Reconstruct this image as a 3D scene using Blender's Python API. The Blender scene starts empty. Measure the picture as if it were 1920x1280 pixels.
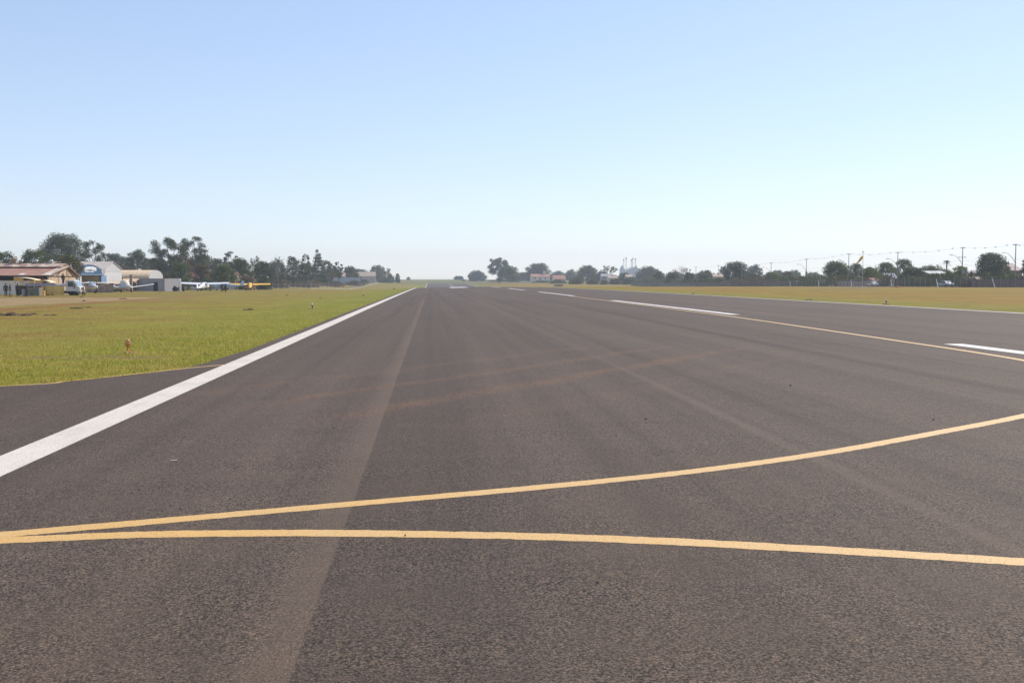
import bpy, bmesh, math, random
import numpy as np
from mathutils import Vector, Matrix, Euler

SC = bpy.context.scene
COL = SC.collection
R = math.radians
PI = math.pi
random.seed(7)

# ------------------------------------------------------------------ camera, sky, sun, exposure
FPX = 1867.0                       # focal length in pixels of the 1920 px wide photograph
CAMH = 1.63
PITCH = math.atan(115.0 / FPX)
YAW = math.atan(150.0 / FPX)
cam_d = bpy.data.cameras.new('camera')
cam_d.sensor_width = 36.0
cam_d.lens = FPX / 1920.0 * 36.0
cam_d.clip_start = 0.05
cam_d.clip_end = 30000.0
cam = bpy.data.objects.new('camera', cam_d)
COL.objects.link(cam)
cam.location = (0, 0, CAMH + .021)
cam.rotation_euler = Euler((PI / 2 - PITCH, 0, -YAW), 'XYZ')
SC.camera = cam

SUN_EL, SUN_AZ = 43.0, 53.0        # azimuth measured from +Y (down the runway) towards +X
world = bpy.data.worlds.new('World')
SC.world = world
world.use_nodes = True
wn, wl = world.node_tree.nodes, world.node_tree.links
wn.clear()
sky = wn.new('ShaderNodeTexSky')
sky.sky_type = 'NISHITA'
sky.sun_disc = False
sky.sun_elevation = R(SUN_EL)
sky.sun_rotation = R(SUN_AZ)
sky.altitude = 400.0
sky.air_density = 1.0
sky.dust_density = 0.25
sky.ozone_density = 4.0
bg = wn.new('ShaderNodeBackground')
bg.inputs['Strength'].default_value = 0.142
wo = wn.new('ShaderNodeOutputWorld')
def vmul(src, v):
    n = wn.new('ShaderNodeVectorMath'); n.operation = 'MULTIPLY'
    wl.new(src, n.inputs[0]); n.inputs[1].default_value = v
    return n.outputs[0]
SKY_K = .1795                        # the camera's soft response to the bright sky
gm = wn.new('ShaderNodeGamma'); gm.inputs[1].default_value = .62
wl.new(vmul(sky.outputs[0], (1.17 * SKY_K, .96 * SKY_K, .95 * SKY_K)), gm.inputs[0])
wl.new(vmul(gm.outputs[0], (.780 / SKY_K, .868 / SKY_K, .935 / SKY_K)), bg.inputs[0])
wl.new(bg.outputs[0], wo.inputs[0])

sun_d = bpy.data.lights.new('sun', 'SUN')
sun_d.energy = 3.8
sun_d.angle = R(0.53)
sun_d.color = (1.0, 0.90, 0.77)
sun = bpy.data.objects.new('sun', sun_d)
COL.objects.link(sun)
sdir = Vector((math.sin(R(SUN_AZ)) * math.cos(R(SUN_EL)), math.cos(R(SUN_AZ)) * math.cos(R(SUN_EL)), math.sin(R(SUN_EL))))
sun.rotation_euler = sdir.to_track_quat('Z', 'Y').to_euler()
sun.location = (0, 0, 100)

SC.view_settings.view_transform = 'Standard'
SC.view_settings.look = 'None'
SC.view_settings.exposure = 0.40
SC.view_settings.gamma = 1.0

# ------------------------------------------------------------------ surveying helpers (photo pixel -> place on the airfield)
RIGHT = Vector((math.cos(YAW), -math.sin(YAW), 0))
FWD = Vector((math.sin(YAW) * math.cos(PITCH), math.cos(YAW) * math.cos(PITCH), -math.sin(PITCH)))
UP = RIGHT.cross(FWD)
CAMP = Vector((0, 0, CAMH + .021))
def ray(px, py):
    return FWD + RIGHT * ((px - 960) / FPX) + UP * ((640 - py) / FPX)
def at(px, py, d):                  # the point d metres down the runway direction seen at px, py
    r = ray(px, py)
    return CAMP + r * (d / r.y)
def ground0(px, py):                # flat ground
    r = ray(px, py); g = CAMP + r * (-CAMH / r.z); g.z = 0
    return g
def xr(px):                         # sideways metres per metre down the runway
    return math.tan(math.atan((px - 960) / FPX) + YAW)
def atx(px, d):
    return at(px, 530, d).x

# ------------------------------------------------------------------ the lie of the land
YS = np.array([-400, 25, 45, 60, 90, 130, 160, 200, 260, 300, 343, 400, 470, 504, 550, 580, 620, 700, 800, 900, 1100, 1300, 1800, 3000, 9000], float)
def ycol(d):
    k = sorted(d)
    return np.interp(YS, k, [d[q] for q in k])
TAIL = {1100: 1.2, 1300: 2.9, 1500: 2.6, 1800: 0, 3000: -25, 9000: -120}
COLS = [
    (-9000, {25: 0, 60: -.1, 138: -.5, 250: -1.0, 370: -1.9, 470: -2.6, 620: -1.6, 800: -.2, 1300: 2, 1800: 0, 3000: -25, 9000: -120}),
    (-100, {25: 0, 60: -.1, 138: -.54, 250: -1.0, 340: -1.5, 420: -.6, 490: .1, 550: .3, 702: .5, 800: .6, **TAIL}),
    (-62, {25: 0, 60: -.1, 138: -.54, 250: -1.0, 340: -1.6, 400: -1.7, 470: -.2, 550: .2, 702: .4, 800: .4, **TAIL}),
    (-47, {25: 0, 60: -.1, 138: -.54, 250: -1.0, 340: -1.6, 400: -1.9, 470: -1.6, 550: -1.1, 702: 0, 800: .1, **TAIL}),
    (-38, {25: 0, 60: -.06, 138: -.5, 250: -1.0, 370: -1.9, 470: -2.95, 550: -2.4, 702: -.4, 800: -.1, **TAIL}),
    (-14, {25: 0, 60: 0, 138: -.28, 250: -.75, 370: -1.8, 470: -2.8, 550: -2.9, 702: -1.8, 800: -1.1, 900: -.4, **TAIL}),
    (-4.3, {25: 0, 60: 0, 130: -.05, 200: -.15, 260: -.34, 300: -.85, 400: -2, 504: -3.0, 580: -3.2, 620: -2.85, 700: -2.1, 800: -1.4, 900: -.6, **TAIL}),
    (13.3, {25: 0, 45: .06, 90: .12, 130: .15, 200: .16, 260: .02, 300: -.6, 400: -1.8, 504: -2.9, 580: -3.1, 620: -2.8, 700: -2.05, 800: -1.35, 900: -.6, **TAIL}),
    (29.4, {25: 0, 60: 0, 130: 0, 175: 0, 260: -.22, 300: -.5, 343: -.8, 400: -1.5, 504: -2.6, 580: -3.0, 620: -2.8, 700: -2.1, 800: -1.4, 900: -.6, **TAIL}),
    (60, {25: .1, 90: .3, 160: .35, 200: .2, 260: -.1, 343: -.7, 504: -2.2, 620: -1.8, 700: -.8, 800: -.5, 900: -.3, **TAIL}),
    (116, {25: .3, 130: .4, 160: .35, 194: .12, 260: -.1, 343: -.6, 504: -2.2, 620: -1.6, 700: -.4, 800: -.2, 900: -.1, **TAIL}),
    (9000, {25: .3, 160: .3, 343: -.6, 504: -2.2, 620: -2.6, 800: -1.6, 1300: 2, 1800: 0, 3000: -25, 9000: -120}),
]
CX = np.array([c[0] for c in COLS], float)
CZ = np.array([ycol(c[1]) for c in COLS])
def zt_arr(x, y):
    x = np.atleast_1d(np.asarray(x, float)); y = np.atleast_1d(np.asarray(y, float))
    xi = np.clip(np.searchsorted(CX, x, side='right') - 1, 0, len(CX) - 2)
    t = np.clip((x - CX[xi]) / (CX[xi + 1] - CX[xi]), 0, 1)
    out = np.zeros_like(x)
    for k in (-2, -1, 0, 1, 2):
        yy = np.where(y > 25, y + k * .05 * (y - 25), y)
        yi = np.clip(np.searchsorted(YS, yy, side='right') - 1, 0, len(YS) - 2)
        s = np.clip((yy - YS[yi]) / (YS[yi + 1] - YS[yi]), 0, 1)
        a = CZ[xi, yi] * (1 - s) + CZ[xi, yi + 1] * s
        b = CZ[xi + 1, yi] * (1 - s) + CZ[xi + 1, yi + 1] * s
        out += (a * (1 - t) + b * t) / 5
    return out
def zt(x, y):
    return float(zt_arr([x], [y])[0])

# ------------------------------------------------------------------ node helpers and materials
class Nodes:
    def __init__(s, name):
        s.m = bpy.data.materials.new(name); s.m.use_nodes = True
        s.n, s.l = s.m.node_tree.nodes, s.m.node_tree.links
        s.n.clear()
        s.out = s.n.new('ShaderNodeOutputMaterial')
        s.p = s.n.new('ShaderNodeBsdfPrincipled')
        s.l.new(s.p.outputs[0], s.out.inputs[0])
    def put(s, sock, v):
        if isinstance(v, bpy.types.NodeSocket): s.l.new(v, sock)
        elif isinstance(v, (tuple, list)) and len(v) == 3 and sock.type == 'RGBA': sock.default_value = (*v, 1)
        else: sock.default_value = v
    def math(s, op, a, b=None, c=None, clamp=False):
        n = s.n.new('ShaderNodeMath'); n.operation = op; n.use_clamp = clamp
        s.put(n.inputs[0], a)
        if b is not None: s.put(n.inputs[1], b)
        if c is not None: s.put(n.inputs[2], c)
        return n.outputs[0]
    def pos(s):
        return s.n.new('ShaderNodeNewGeometry').outputs['Position']
    def objco(s):
        return s.n.new('ShaderNodeTexCoord').outputs['Object']
    def objrand(s):
        return s.n.new('ShaderNodeObjectInfo').outputs['Random']
    def xyz(s, v):
        n = s.n.new('ShaderNodeSeparateXYZ'); s.l.new(v, n.inputs[0]); return n.outputs
    def scale(s, v, sc):
        n = s.n.new('ShaderNodeMapping'); s.l.new(v, n.inputs[0]); n.inputs['Scale'].default_value = sc; return n.outputs[0]
    def noise(s, v, sc, detail=3, rough=.55):
        n = s.n.new('ShaderNodeTexNoise'); s.l.new(v, n.inputs['Vector'])
        n.inputs['Scale'].default_value = sc; n.inputs['Detail'].default_value = detail; n.inputs['Roughness'].default_value = rough
        return n.outputs['Fac']
    def ramp(s, f, stops, interp='LINEAR'):
        n = s.n.new('ShaderNodeValToRGB'); s.l.new(f, n.inputs[0]); cr = n.color_ramp; cr.interpolation = interp
        while len(cr.elements) < len(stops): cr.elements.new(.5)
        for e, (p, c) in zip(cr.elements, stops):
            e.position = p
            e.color = (c, c, c, 1) if isinstance(c, (int, float)) else (*c, 1)
        return n.outputs[0]
    def mix(s, f, a, b, mode='MIX'):
        n = s.n.new('ShaderNodeMix'); n.data_type = 'RGBA'; n.blend_type = mode
        s.put(n.inputs[0], f); s.put(n.inputs[6], a); s.put(n.inputs[7], b); return n.outputs[2]
    def remap(s, v, a, b, c=0., d=1., smooth=False):
        n = s.n.new('ShaderNodeMapRange'); n.clamp = True
        if smooth: n.interpolation_type = 'SMOOTHSTEP'
        s.put(n.inputs[0], v)
        for i, q in enumerate((a, b, c, d)): n.inputs[i + 1].default_value = q
        return n.outputs[0]
    def bump(s, h, strength, dist):
        n = s.n.new('ShaderNodeBump'); s.l.new(h, n.inputs['Height']); n.inputs['Strength'].default_value = strength
        n.inputs['Distance'].default_value = dist; s.l.new(n.outputs[0], s.p.inputs['Normal'])
    def base(s, c, rough=.7, spec=.3, metal=0.):
        s.put(s.p.inputs['Base Color'], c); s.put(s.p.inputs['Roughness'], rough)
        s.p.inputs['Specular IOR Level'].default_value = spec; s.p.inputs['Metallic'].default_value = metal

MATS = {}
def M(name, col, rough=.7, var=.18, sc=1.5, spec=.3, metal=0., stretch=None):
    """paint, wood, plaster ...: a base colour with its own wear"""
    if name in MATS: return MATS[name]
    k = Nodes(name)
    v = k.objco()
    if stretch: v = k.scale(v, stretch)
    f = k.noise(v, sc, 4)
    lo = tuple(c * (1 - var) for c in col); hi = tuple(min(1, c * (1 + var)) for c in col)
    k.base(k.ramp(f, [(.3, lo), (.7, hi)]), rough, spec, metal)
    MATS[name] = k.m
    return k.m

def foliage(name, col, col2, trans=.25):
    k = Nodes(name)
    v = k.objco()
    f = k.noise(v, .45, 3)
    f = k.math('ADD', f, k.math('MULTIPLY', k.math('SUBTRACT', k.objrand(), .5), .25))
    g = k.noise(v, 3.0, 2)
    c = k.mix(k.remap(f, .35, .65), col, col2)
    c = k.mix(k.remap(g, .3, .7), c, tuple(q * 1.35 for q in col2))
    k.base(c, .6, .25)
    tr = k.n.new('ShaderNodeBsdfTranslucent')
    k.l.new(k.mix(.5, c, (col2[0] * 1.6, col2[1] * 1.5, col2[2] * .6)), tr.inputs[0])
    mx = k.n.new('ShaderNodeMixShader'); mx.inputs[0].default_value = trans
    k.l.new(k.p.outputs[0], mx.inputs[1]); k.l.new(tr.outputs[0], mx.inputs[2]); k.l.new(mx.outputs[0], k.out.inputs[0])
    MATS[name] = k.m
    return k.m
foliage('leaf_dark', (.038, .056, .026), (.060, .080, .032))
foliage('leaf_mid', (.050, .074, .026), (.085, .110, .036))
foliage('leaf_olive', (.060, .065, .025), (.090, .090, .034))
foliage('leaf_bright', (.060, .100, .020), (.110, .140, .030), .35)
foliage('leaf_grey', (.050, .066, .042), (.080, .098, .058))
foliage('leaf_brown', (.075, .060, .042), (.110, .085, .055))
foliage('leaf_blue', (.045, .062, .040), (.068, .088, .050))
M('bark', (.13, .10, .08), .9, .3, 2)
M('bark_pale', (.24, .20, .17), .9, .3, 2)

# --- asphalt
def asphalt():
    k = Nodes('asphalt')
    P = k.pos(); X, Y, Z = k.xyz(P)[:3]
    wob = k.math('MULTIPLY', k.math('SUBTRACT', k.noise(k.scale(P, (1, .25, 1)), .9, 4), .5), .05)
    Xw = k.math('ADD', X, wob)
    t = k.math('DIVIDE', k.math('ADD', Xw, 5.), 36.)
    st = [(-5, .94), (-3.4, .98), (-2.2, 1.0), (.4, 1.0), (1.6, 1.04), (3.0, 1.0), (6., 1.03), (7.75, 1.02), (9.0, .99), (11.8, 1.04),
          (12.1, .93), (12.6, 1.02), (16.4, 1.05), (16.7, .84), (17.1, 1.02), (20.6, .98), (20.9, .82), (21.3, 1.03), (24.9, 1.05), (25.2, .84), (25.6, 1.0), (30, .97)]
    lane = k.ramp(t, [((x + 5) / 36, m * .5) for x, m in st])
    big = k.noise(k.scale(P, (.45, .05, 1)), 1.0, 4, .6)
    patch = k.noise(P, .35, 4, .6)
    streak = k.noise(k.scale(P, (1.5, .012, 1)), 1.0, 4, .65)
    scuff = k.noise(k.scale(P, (.5, 2.2, 1)), 1.0, 5, .65)
    c = k.mix(k.remap(big, .3, .7), (.076, .0530, .0365), (.112, .0795, .0570))
    c = k.mix(k.remap(patch, .35, .7), c, (.094, .0685, .050))
    c = k.mix(1., c, k.ramp(streak, [(.3, .72), (.5, .96), (.7, 1.10)]), 'MULTIPLY')
    c = k.mix(1., c, k.ramp(scuff, [(.3, .93), (.7, 1.06)]), 'MULTIPLY')
    c2 = k.mix(1., c, lane, 'MULTIPLY')
    c2 = k.mix(1., c2, (2., 2., 2.), 'MULTIPLY')
    # paving joints: a smooth pale lap with a crisp edge, a thin pale seam, a dark seam
    lap = k.math('MULTIPLY', k.remap(Xw, -.88, -.63), k.remap(Xw, -.597, -.578, 1, 0))
    lee = k.math('MULTIPLY', k.remap(Xw, -.597, -.578), k.remap(Xw, -.55, .9, 1, 0))
    seam = k.remap(k.math('ABSOLUTE', k.math('SUBTRACT', Xw, 3.50)), .05, .12, 1, 0)
    dark = k.remap(k.math('ABSOLUTE', k.math('SUBTRACT', Xw, 8.5)), .02, .32, 1, 0)
    gain = k.math('MULTIPLY_ADD', lap, .28, 1.)
    gain = k.math('MULTIPLY', gain, k.math('MULTIPLY_ADD', lee, -.12, 1.))
    gain = k.math('MULTIPLY', gain, k.math('MULTIPLY_ADD', k.math('MULTIPLY', seam, k.remap(Y, 13, 22, 1, .25)), .30, 1.))
    gain = k.math('MULTIPLY', gain, k.math('MULTIPLY_ADD', dark, -.26, 1.))
    cg = k.n.new('ShaderNodeCombineColor')
    for i in range(3): k.l.new(gain, cg.inputs[i])
    c2 = k.mix(1., c2, cg.outputs[0], 'MULTIPLY')
    # red earth carried on by tyres: a pair of wheel tracks crossing towards the centreline
    u = k.math('SUBTRACT', k.math('MULTIPLY', X, .8), k.math('MULTIPLY', Y, .6))
    v = k.math('ADD', k.math('MULTIPLY', X, .6), k.math('MULTIPLY', Y, .8))
    u = k.math('ADD', u, k.math('MULTIPLY', k.math('SUBTRACT', k.noise(P, .25, 2), .5), .9))
    ext = k.math('MULTIPLY', k.remap(v, 7, 11, 0, 1, True), k.remap(v, 19, 26, 1, 0, True))
    grit = k.remap(k.noise(k.scale(P, (1, 1, 1)), 2.2, 4), .35, .7)
    tot = None
    for u0, w, a in ((-8.1, .42, 1.), (-9.75, .34, .8), (-11.4, .5, .45), (-6.4, .5, .3)):
        b = k.remap(k.math('ABSOLUTE', k.math('SUBTRACT', u, u0)), 0, w, a, 0, True)
        tot = b if tot is None else k.math('MAXIMUM', tot, b)
    tot = k.math('MULTIPLY', k.math('MULTIPLY', tot, ext), k.math('MULTIPLY', k.remap(grit, 0, 1, .35, 1), .45))
    c2 = k.mix(tot, c2, (.21, .105, .055))
    # aggregate
    fine = k.noise(P, 95, 2, .75)
    coarse = k.noise(P, 68, 2, .8)
    worn = k.remap(k.noise(P, 1.1, 4), .36, .64)
    smooth = k.math('SUBTRACT', 1., k.math('MAXIMUM', k.remap(lap, .15, .6), k.math('MULTIPLY', seam, .8)))
    pit = k.ramp(coarse, [(.40, .0), (.47, .88), (.55, 1.12), (.62, 2.1)])
    grain = k.ramp(fine, [(.34, .20), (.46, .98), (.58, 1.05), (.68, 2.0)])
    c3 = k.mix(k.math('MULTIPLY', k.remap(worn, 0, 1, .45, 1.), k.remap(smooth, 0, 1, .35, 1)), c2, k.mix(1., c2, pit, 'MULTIPLY'))
    c3 = k.mix(.85, c3, k.mix(1., c3, grain, 'MULTIPLY'))
    k.base(c3, .82, .24)
    k.bump(k.math('ADD', fine, coarse), .35, .004)
    MATS['asphalt'] = k.m
asphalt()

def paint(name, col, grime, amount=.25):
    k = Nodes(name)
    P = k.pos()
    f = k.noise(P, 1.1, 4, .6)
    g = k.noise(P, 85, 2, .7)
    c = k.mix(k.remap(f, .4, .75, 0, amount), col, grime)
    h = k.noise(k.scale(P, (1, .12, 1)), 9, 3, .6)
    c = k.mix(k.remap(h, .52, .75, 0, .45), c, grime)
    if name.startswith('yellow'): c = k.mix(k.remap(k.xyz(P)[0], -2.5, 5.5, 0, .75), c, (.72, .50, .26))
    c = k.mix(k.remap(g, .33, .43, .85, 0), c, (.12, .085, .06))
    k.base(c, .65, .3)
    k.bump(g, .4, .004)
    MATS[name] = k.m
paint('white_paint', (.68, .625, .54), (.50, .42, .35), .55)
paint('bright_white_paint', (.76, .73, .69), (.6, .55, .5), .4)
paint('yellow_paint', (.63, .38, .118), (.60, .40, .18), .8)

# --- grassland
def grassland():
    k = Nodes('grassland')
    P = k.pos(); X, Y, Z = k.xyz(P)[:3]
    n1 = k.noise(P, .09, 4, .6); n2 = k.noise(P, .5, 4, .65); n3 = k.noise(P, 6., 3, .7); n4 = k.noise(k.scale(P, (.06, .22, 1)), 1., 4, .65)
    Xw = k.math('ADD', X, k.math('MULTIPLY', k.math('SUBTRACT', n2, .5), 5.))
    t = k.remap(Xw, -140, 160)
    def S(x): return (x + 140) / 300
    c = k.ramp(t, [(S(-140), (.20, .16, .035)), (S(-45), (.205, .175, .034)), (S(-16), (.24, .21, .034)), (S(-9.5), (.225, .215, .028)), (S(-4.5), (.19, .205, .022)),
                   (S(29), (.20, .185, .030)), (S(35), (.24, .19, .022)), (S(40), (.265, .170, .020)), (S(60), (.26, .165, .018)), (S(80), (.27, .162, .018)), (S(105), (.21, .155, .020)), (S(150), (.2, .17, .045))])
    # dry brown patches away from the pavement
    away = k.math('MAXIMUM', k.remap(Xw, -16, -7, 1, 0), k.remap(Xw, 34, 44, 0, 1))
    dry = k.math('MULTIPLY', k.remap(n4, .42, .62), away)
    c = k.mix(k.math('MULTIPLY', dry, .8), c, (.255, .135, .038))
    straw = k.noise(k.scale(P, (.035, .10, 1)), 1., 5, .62)
    c = k.mix(k.math('MULTIPLY', k.remap(straw, .46, .62), k.math('MULTIPLY', away, .75)), c, (.245, .20, .024))
    c = k.mix(k.math('MULTIPLY', k.remap(k.noise(P, .22, 5, .7), .5, .72), .4), c, (.33, .235, .075))
    spot = k.math('POWER', k.math('ADD', k.math('POWER', k.math('DIVIDE', k.math('ADD', X, 6.9), 2.0), 2.), k.math('POWER', k.math('DIVIDE', k.math('SUBTRACT', Y, 21.9), .6), 2.)), .5)
    c = k.mix(k.math('MULTIPLY', k.remap(k.math('ADD', spot, k.math('MULTIPLY', k.math('SUBTRACT', n2, .5), 1.5)), .7, 1.1, 1, 0), .8), c, (.20, .13, .075))
    soil = k.math('MULTIPLY', k.remap(k.noise(k.scale(P, (.22, .45, 1)), 1., 5, .7), .66, .74), away)
    c = k.mix(k.math('MULTIPLY', soil, .55), c, (.13, .078, .042))
    lush = k.math('MULTIPLY', k.remap(n1, .5, .7), .35)
    c = k.mix(lush, c, (.16, .17, .024))
    # far slope beyond the dip is greener
    c = k.mix(k.remap(Y, 640, 800, 0, .7), c, (.13, .135, .05))
    # dry strip and the red vehicle track in front of the hangars
    a = k.math('MULTIPLY', k.remap(Xw, -62, -52, 0, 1, True), k.remap(Xw, -30, -26.5, 1, 0, True))
    a = k.math('MULTIPLY', a, k.math('MULTIPLY', k.remap(Y, 42, 52, 0, 1, True), k.remap(Y, 112, 128, 1, 0, True)))
    c = k.mix(k.math('MULTIPLY', a, .85), c, k.mix(n2, (.33, .215, .11), (.38, .27, .15)))
    Xc = k.math('MULTIPLY_ADD', k.math('SUBTRACT', Y, 55.), -.092, -24.)
    Xq = k.math('ADD', X, k.math('MULTIPLY', k.math('SUBTRACT', n2, .5), 1.6))
    b = k.remap(k.math('ABSOLUTE', k.math('SUBTRACT', Xq, Xc)), .55, 1.25, 1, 0, True)
    b = k.math('MULTIPLY', b, k.math('MULTIPLY', k.remap(Y, 40, 50), k.remap(Y, 140, 185, 1, 0)))
    c = k.mix(k.math('MULTIPLY', b, .9), c, (.25, .115, .045))
    b2 = k.remap(k.math('ABSOLUTE', k.math('SUBTRACT', k.math('ADD', Y, k.math('MULTIPLY', n2, 6.)), 130.)), 1.5, 4., 1, 0, True)
    b2 = k.math('MULTIPLY', b2, k.remap(X, -38, -32, 1, 0, True))
    c = k.mix(k.math('MULTIPLY', b2, .6), c, (.27, .13, .055))
    c = k.mix(1., c, k.ramp(n3, [(.25, .66), (.6, 1.0), (.8, 1.15)]), 'MULTIPLY')
    c = k.mix(1., c, k.ramp(k.noise(k.scale(P, (.5, .16, 1)), 1., 4, .7), [(.3, .80), (.7, 1.12)]), 'MULTIPLY')
    k.base(c, .9, .12)
    k.bump(k.math('ADD', n3, k.math('MULTIPLY', n2, 2.)), .5, .08)
    MATS['grassland'] = k.m
grassland()

def blade_mat():
    k = Nodes('grass_blade')
    P = k.pos()
    n = k.noise(P, .6, 3); n2 = k.noise(P, 25., 1)
    X = k.xyz(P)[0]
    g = k.mix(k.remap(n2, .35, .65), (.33, .325, .050), (.50, .44, .090))
    y = k.mix(k.remap(n2, .35, .65), (.44, .36, .085), (.60, .46, .15))
    f = k.math('ADD', k.remap(X, -13, -8, .65, .12), k.remap(n, .35, .65, -.3, .65), clamp=True)
    c = k.mix(f, g, y)
    n4 = k.noise(k.scale(P, (.06, .22, 1)), 1., 4, .65)
    c = k.mix(k.math('MULTIPLY', k.math('MULTIPLY', k.remap(n4, .42, .60), k.remap(X, -13, -7, 1, 0)), .75), c, (.40, .235, .085))
    k.base(c, .55, .3)
    tr = k.n.new('ShaderNodeBsdfTranslucent'); k.l.new(c, tr.inputs[0])
    mx = k.n.new('ShaderNodeMixShader'); mx.inputs[0].default_value = .45
    k.l.new(k.p.outputs[0], mx.inputs[1]); k.l.new(tr.outputs[0], mx.inputs[2]); k.l.new(mx.outputs[0], k.out.inputs[0])
    MATS['grass_blade'] = k.m
blade_mat()

def striped(name, a, b, axis, freq, lo=.35, hi=.65, rough=.6, mottle=None):
    """corrugated sheet or boards: bands across one object axis, with stains"""
    k = Nodes(name)
    P = k.objco(); q = k.xyz(P)[axis]
    w = k.math('MULTIPLY_ADD', k.math('SINE', k.math('MULTIPLY', q, freq * 2 * PI)), .5, .5)
    n = k.noise(P, .6, 5, .65)
    c = k.mix(k.remap(n, lo, hi), a, b)
    c = k.mix(k.math('MULTIPLY', w, .18), c, tuple(x * .5 for x in a))
    if mottle:
        m = k.noise(k.scale(P, mottle[1]), 1., 4, .6)
        c = k.mix(k.remap(m, .55, .66), c, mottle[0])
    k.base(c, rough, .3)
    k.bump(w, .5, .03)
    MATS[name] = k.m
    return k.m
striped('rust_roof', (.33, .165, .115), (.42, .235, .17), 0, 1.1, mottle=((.30, .12, .06), (.12, .5, .5)))
striped('pale_sheet', (.50, .40, .31), (.62, .52, .42), 0, .45, mottle=((.30, .15, .09), (.5, .2, .2)))
striped('monitor_sheet', (.30, .17, .13), (.62, .50, .38), 0, .42, .40, .60)
M('pale_plate', (.66, .60, .52), .6, .06, 1)
striped('rust_fence', (.26, .17, .13), (.40, .30, .25), 0, .9, mottle=((.12, .06, .045), (1.1, .3, .05)))
striped('wood_boards', (.42, .30, .19), (.58, .46, .34), 1, 1.2, mottle=((.34, .20, .13), (.3, .9, .15)))
striped('grey_roof', (.45, .39, .34), (.54, .47, .41), 0, .8)
striped('tan_roof', (.66, .48, .30), (.74, .56, .36), 0, .8)
striped('tile_roof', (.34, .16, .11), (.44, .23, .16), 0, 2.5)
striped('tan_tiles', (.40, .30, .23), (.50, .38, .29), 0, 2.5)
M('white_wall', (.54, .53, .52), .75, .06, .8)
M('offwhite_gable', (.46, .46, .46), .7, .06, .8)
M('grey_wall', (.33, .32, .35), .8, .1, .6)
M('shaded_grey_wall', (.23, .225, .24), .8, .08, .6)  # darker copy of the grey wall, with shade put into its colour
M('plaster', (.74, .63, .52), .9, .22, .8)
M('pale_plaster', (.84, .73, .61), .9, .16, .8)
M('cream_wall', (.62, .52, .42), .85, .12, .8)
M('pink_wall', (.46, .36, .33), .85, .15, .8)
M('blue_wall', (.36, .40, .47), .8, .1, .8)
M('brick', (.36, .25, .20), .9, .25, 3)
M('gap_shade', (.018, .017, .018), .9, .2, 1)  # near-black colour standing in for shade in openings and under eaves
M('dark_wood', (.09, .055, .04), .9, .3, 1)
M('brown_wall', (.20, .14, .12), .9, .2, .8)
M('street_wall', (.17, .15, .145), .95, .3, .5)  # darkened colour stands in for tree shade along the street
M('concrete', (.42, .39, .36), .9, .15, 1)
M('post_grey', (.24, .22, .21), .9, .15, 1)
M('white_concrete', (.68, .66, .62), .9, .1, 1)
M('hangar_blue', (.032, .085, .16), .55, .12, .8)
M('light_blue', (.17, .26, .42), .55, .08, .8)
M('lettering', (.80, .80, .80), .6, .04, 1)
M('air_white', (.80, .80, .82), .3, .03, 1, .5)
M('air_cream', (.74, .66, .54), .4, .05, 1, .4)
M('air_red', (.52, .07, .05), .35, .05, 1, .5)
M('air_yellow', (.86, .47, .03), .35, .05, 1, .5)
M('air_blue', (.42, .50, .60), .35, .05, 1, .5)
M('glass_dark', (.03, .04, .05), .12, .1, 1, .6)
M('glass_sky', (.24, .34, .44), .10, .05, 1, .8)
M('rubber', (.018, .018, .019), .85, .2, 3)
M('metal_grey', (.32, .32, .33), .5, .1, 2, .5, .4)
M('metal_dark', (.06, .06, .065), .6, .2, 2)
M('galvanised', (.46, .46, .46), .45, .1, 2, .5, .5)
M('cab_white', (.62, .59, .55), .4, .06, 1, .5)
M('gold_paint', (.72, .48, .13), .55, .15, 1.5)
M('canopy_yellow', (.72, .38, .06), .6, .08, 1)
M('canopy_cream', (.85, .70, .42), .6, .05, 1)
M('crate_green', (.20, .19, .15), .85, .2, 2)
M('blue_grey_pipe', (.25, .27, .36), .6, .2, 3)
M('maroon', (.17, .04, .03), .5, .15, 2)
M('fixture_orange', (.50, .22, .055), .5, .12, 12)
M('fixture_plate', (.34, .15, .10), .8, .15, 12)
M('sock_orange', (.72, .37, .05), .75, .1, 1)
M('soil', (.10, .068, .042), .95, .35, 2)
M('red_soil', (.30, .15, .085), .95, .25, 2)
M('stone_dark', (.04, .037, .035), .9, .3, 20)
M('pole_concrete', (.30, .28, .27), .9, .1, 1)
M('cable', (.25, .25, .26), .6, .1, 1)
M('ball_grey', (.75, .70, .70), .6, .05, 1)
M('skin', (.36, .20, .13), .55, .06, 4)
M('skin_dark', (.17, .09, .06), .55, .06, 4)
M('hair', (.018, .014, .012), .6, .2, 20)
M('cloth_black', (.020, .021, .026), .85, .2, 5)
M('cloth_charcoal', (.035, .042, .042), .85, .2, 5)
M('cloth_navy', (.022, .026, .045), .85, .2, 5)
M('cloth_khaki', (.32, .26, .21), .85, .1, 5)
M('cloth_orange', (.75, .17, .05), .7, .1, 5)
M('shoe', (.02, .018, .016), .6, .1, 5)
M('palm_leaf', (.06, .075, .03), .6, .3, 2)
def glass_globe():
    k = Nodes('frosted_globe')
    k.base((.72, .36, .16), .25, .5)
    k.p.inputs['Transmission Weight'].default_value = .35
    MATS['frosted_globe'] = k.m
    k = Nodes('white_globe')
    k.base((.85, .84, .82), .25, .5)
    MATS['white_globe'] = k.m
glass_globe()
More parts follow.
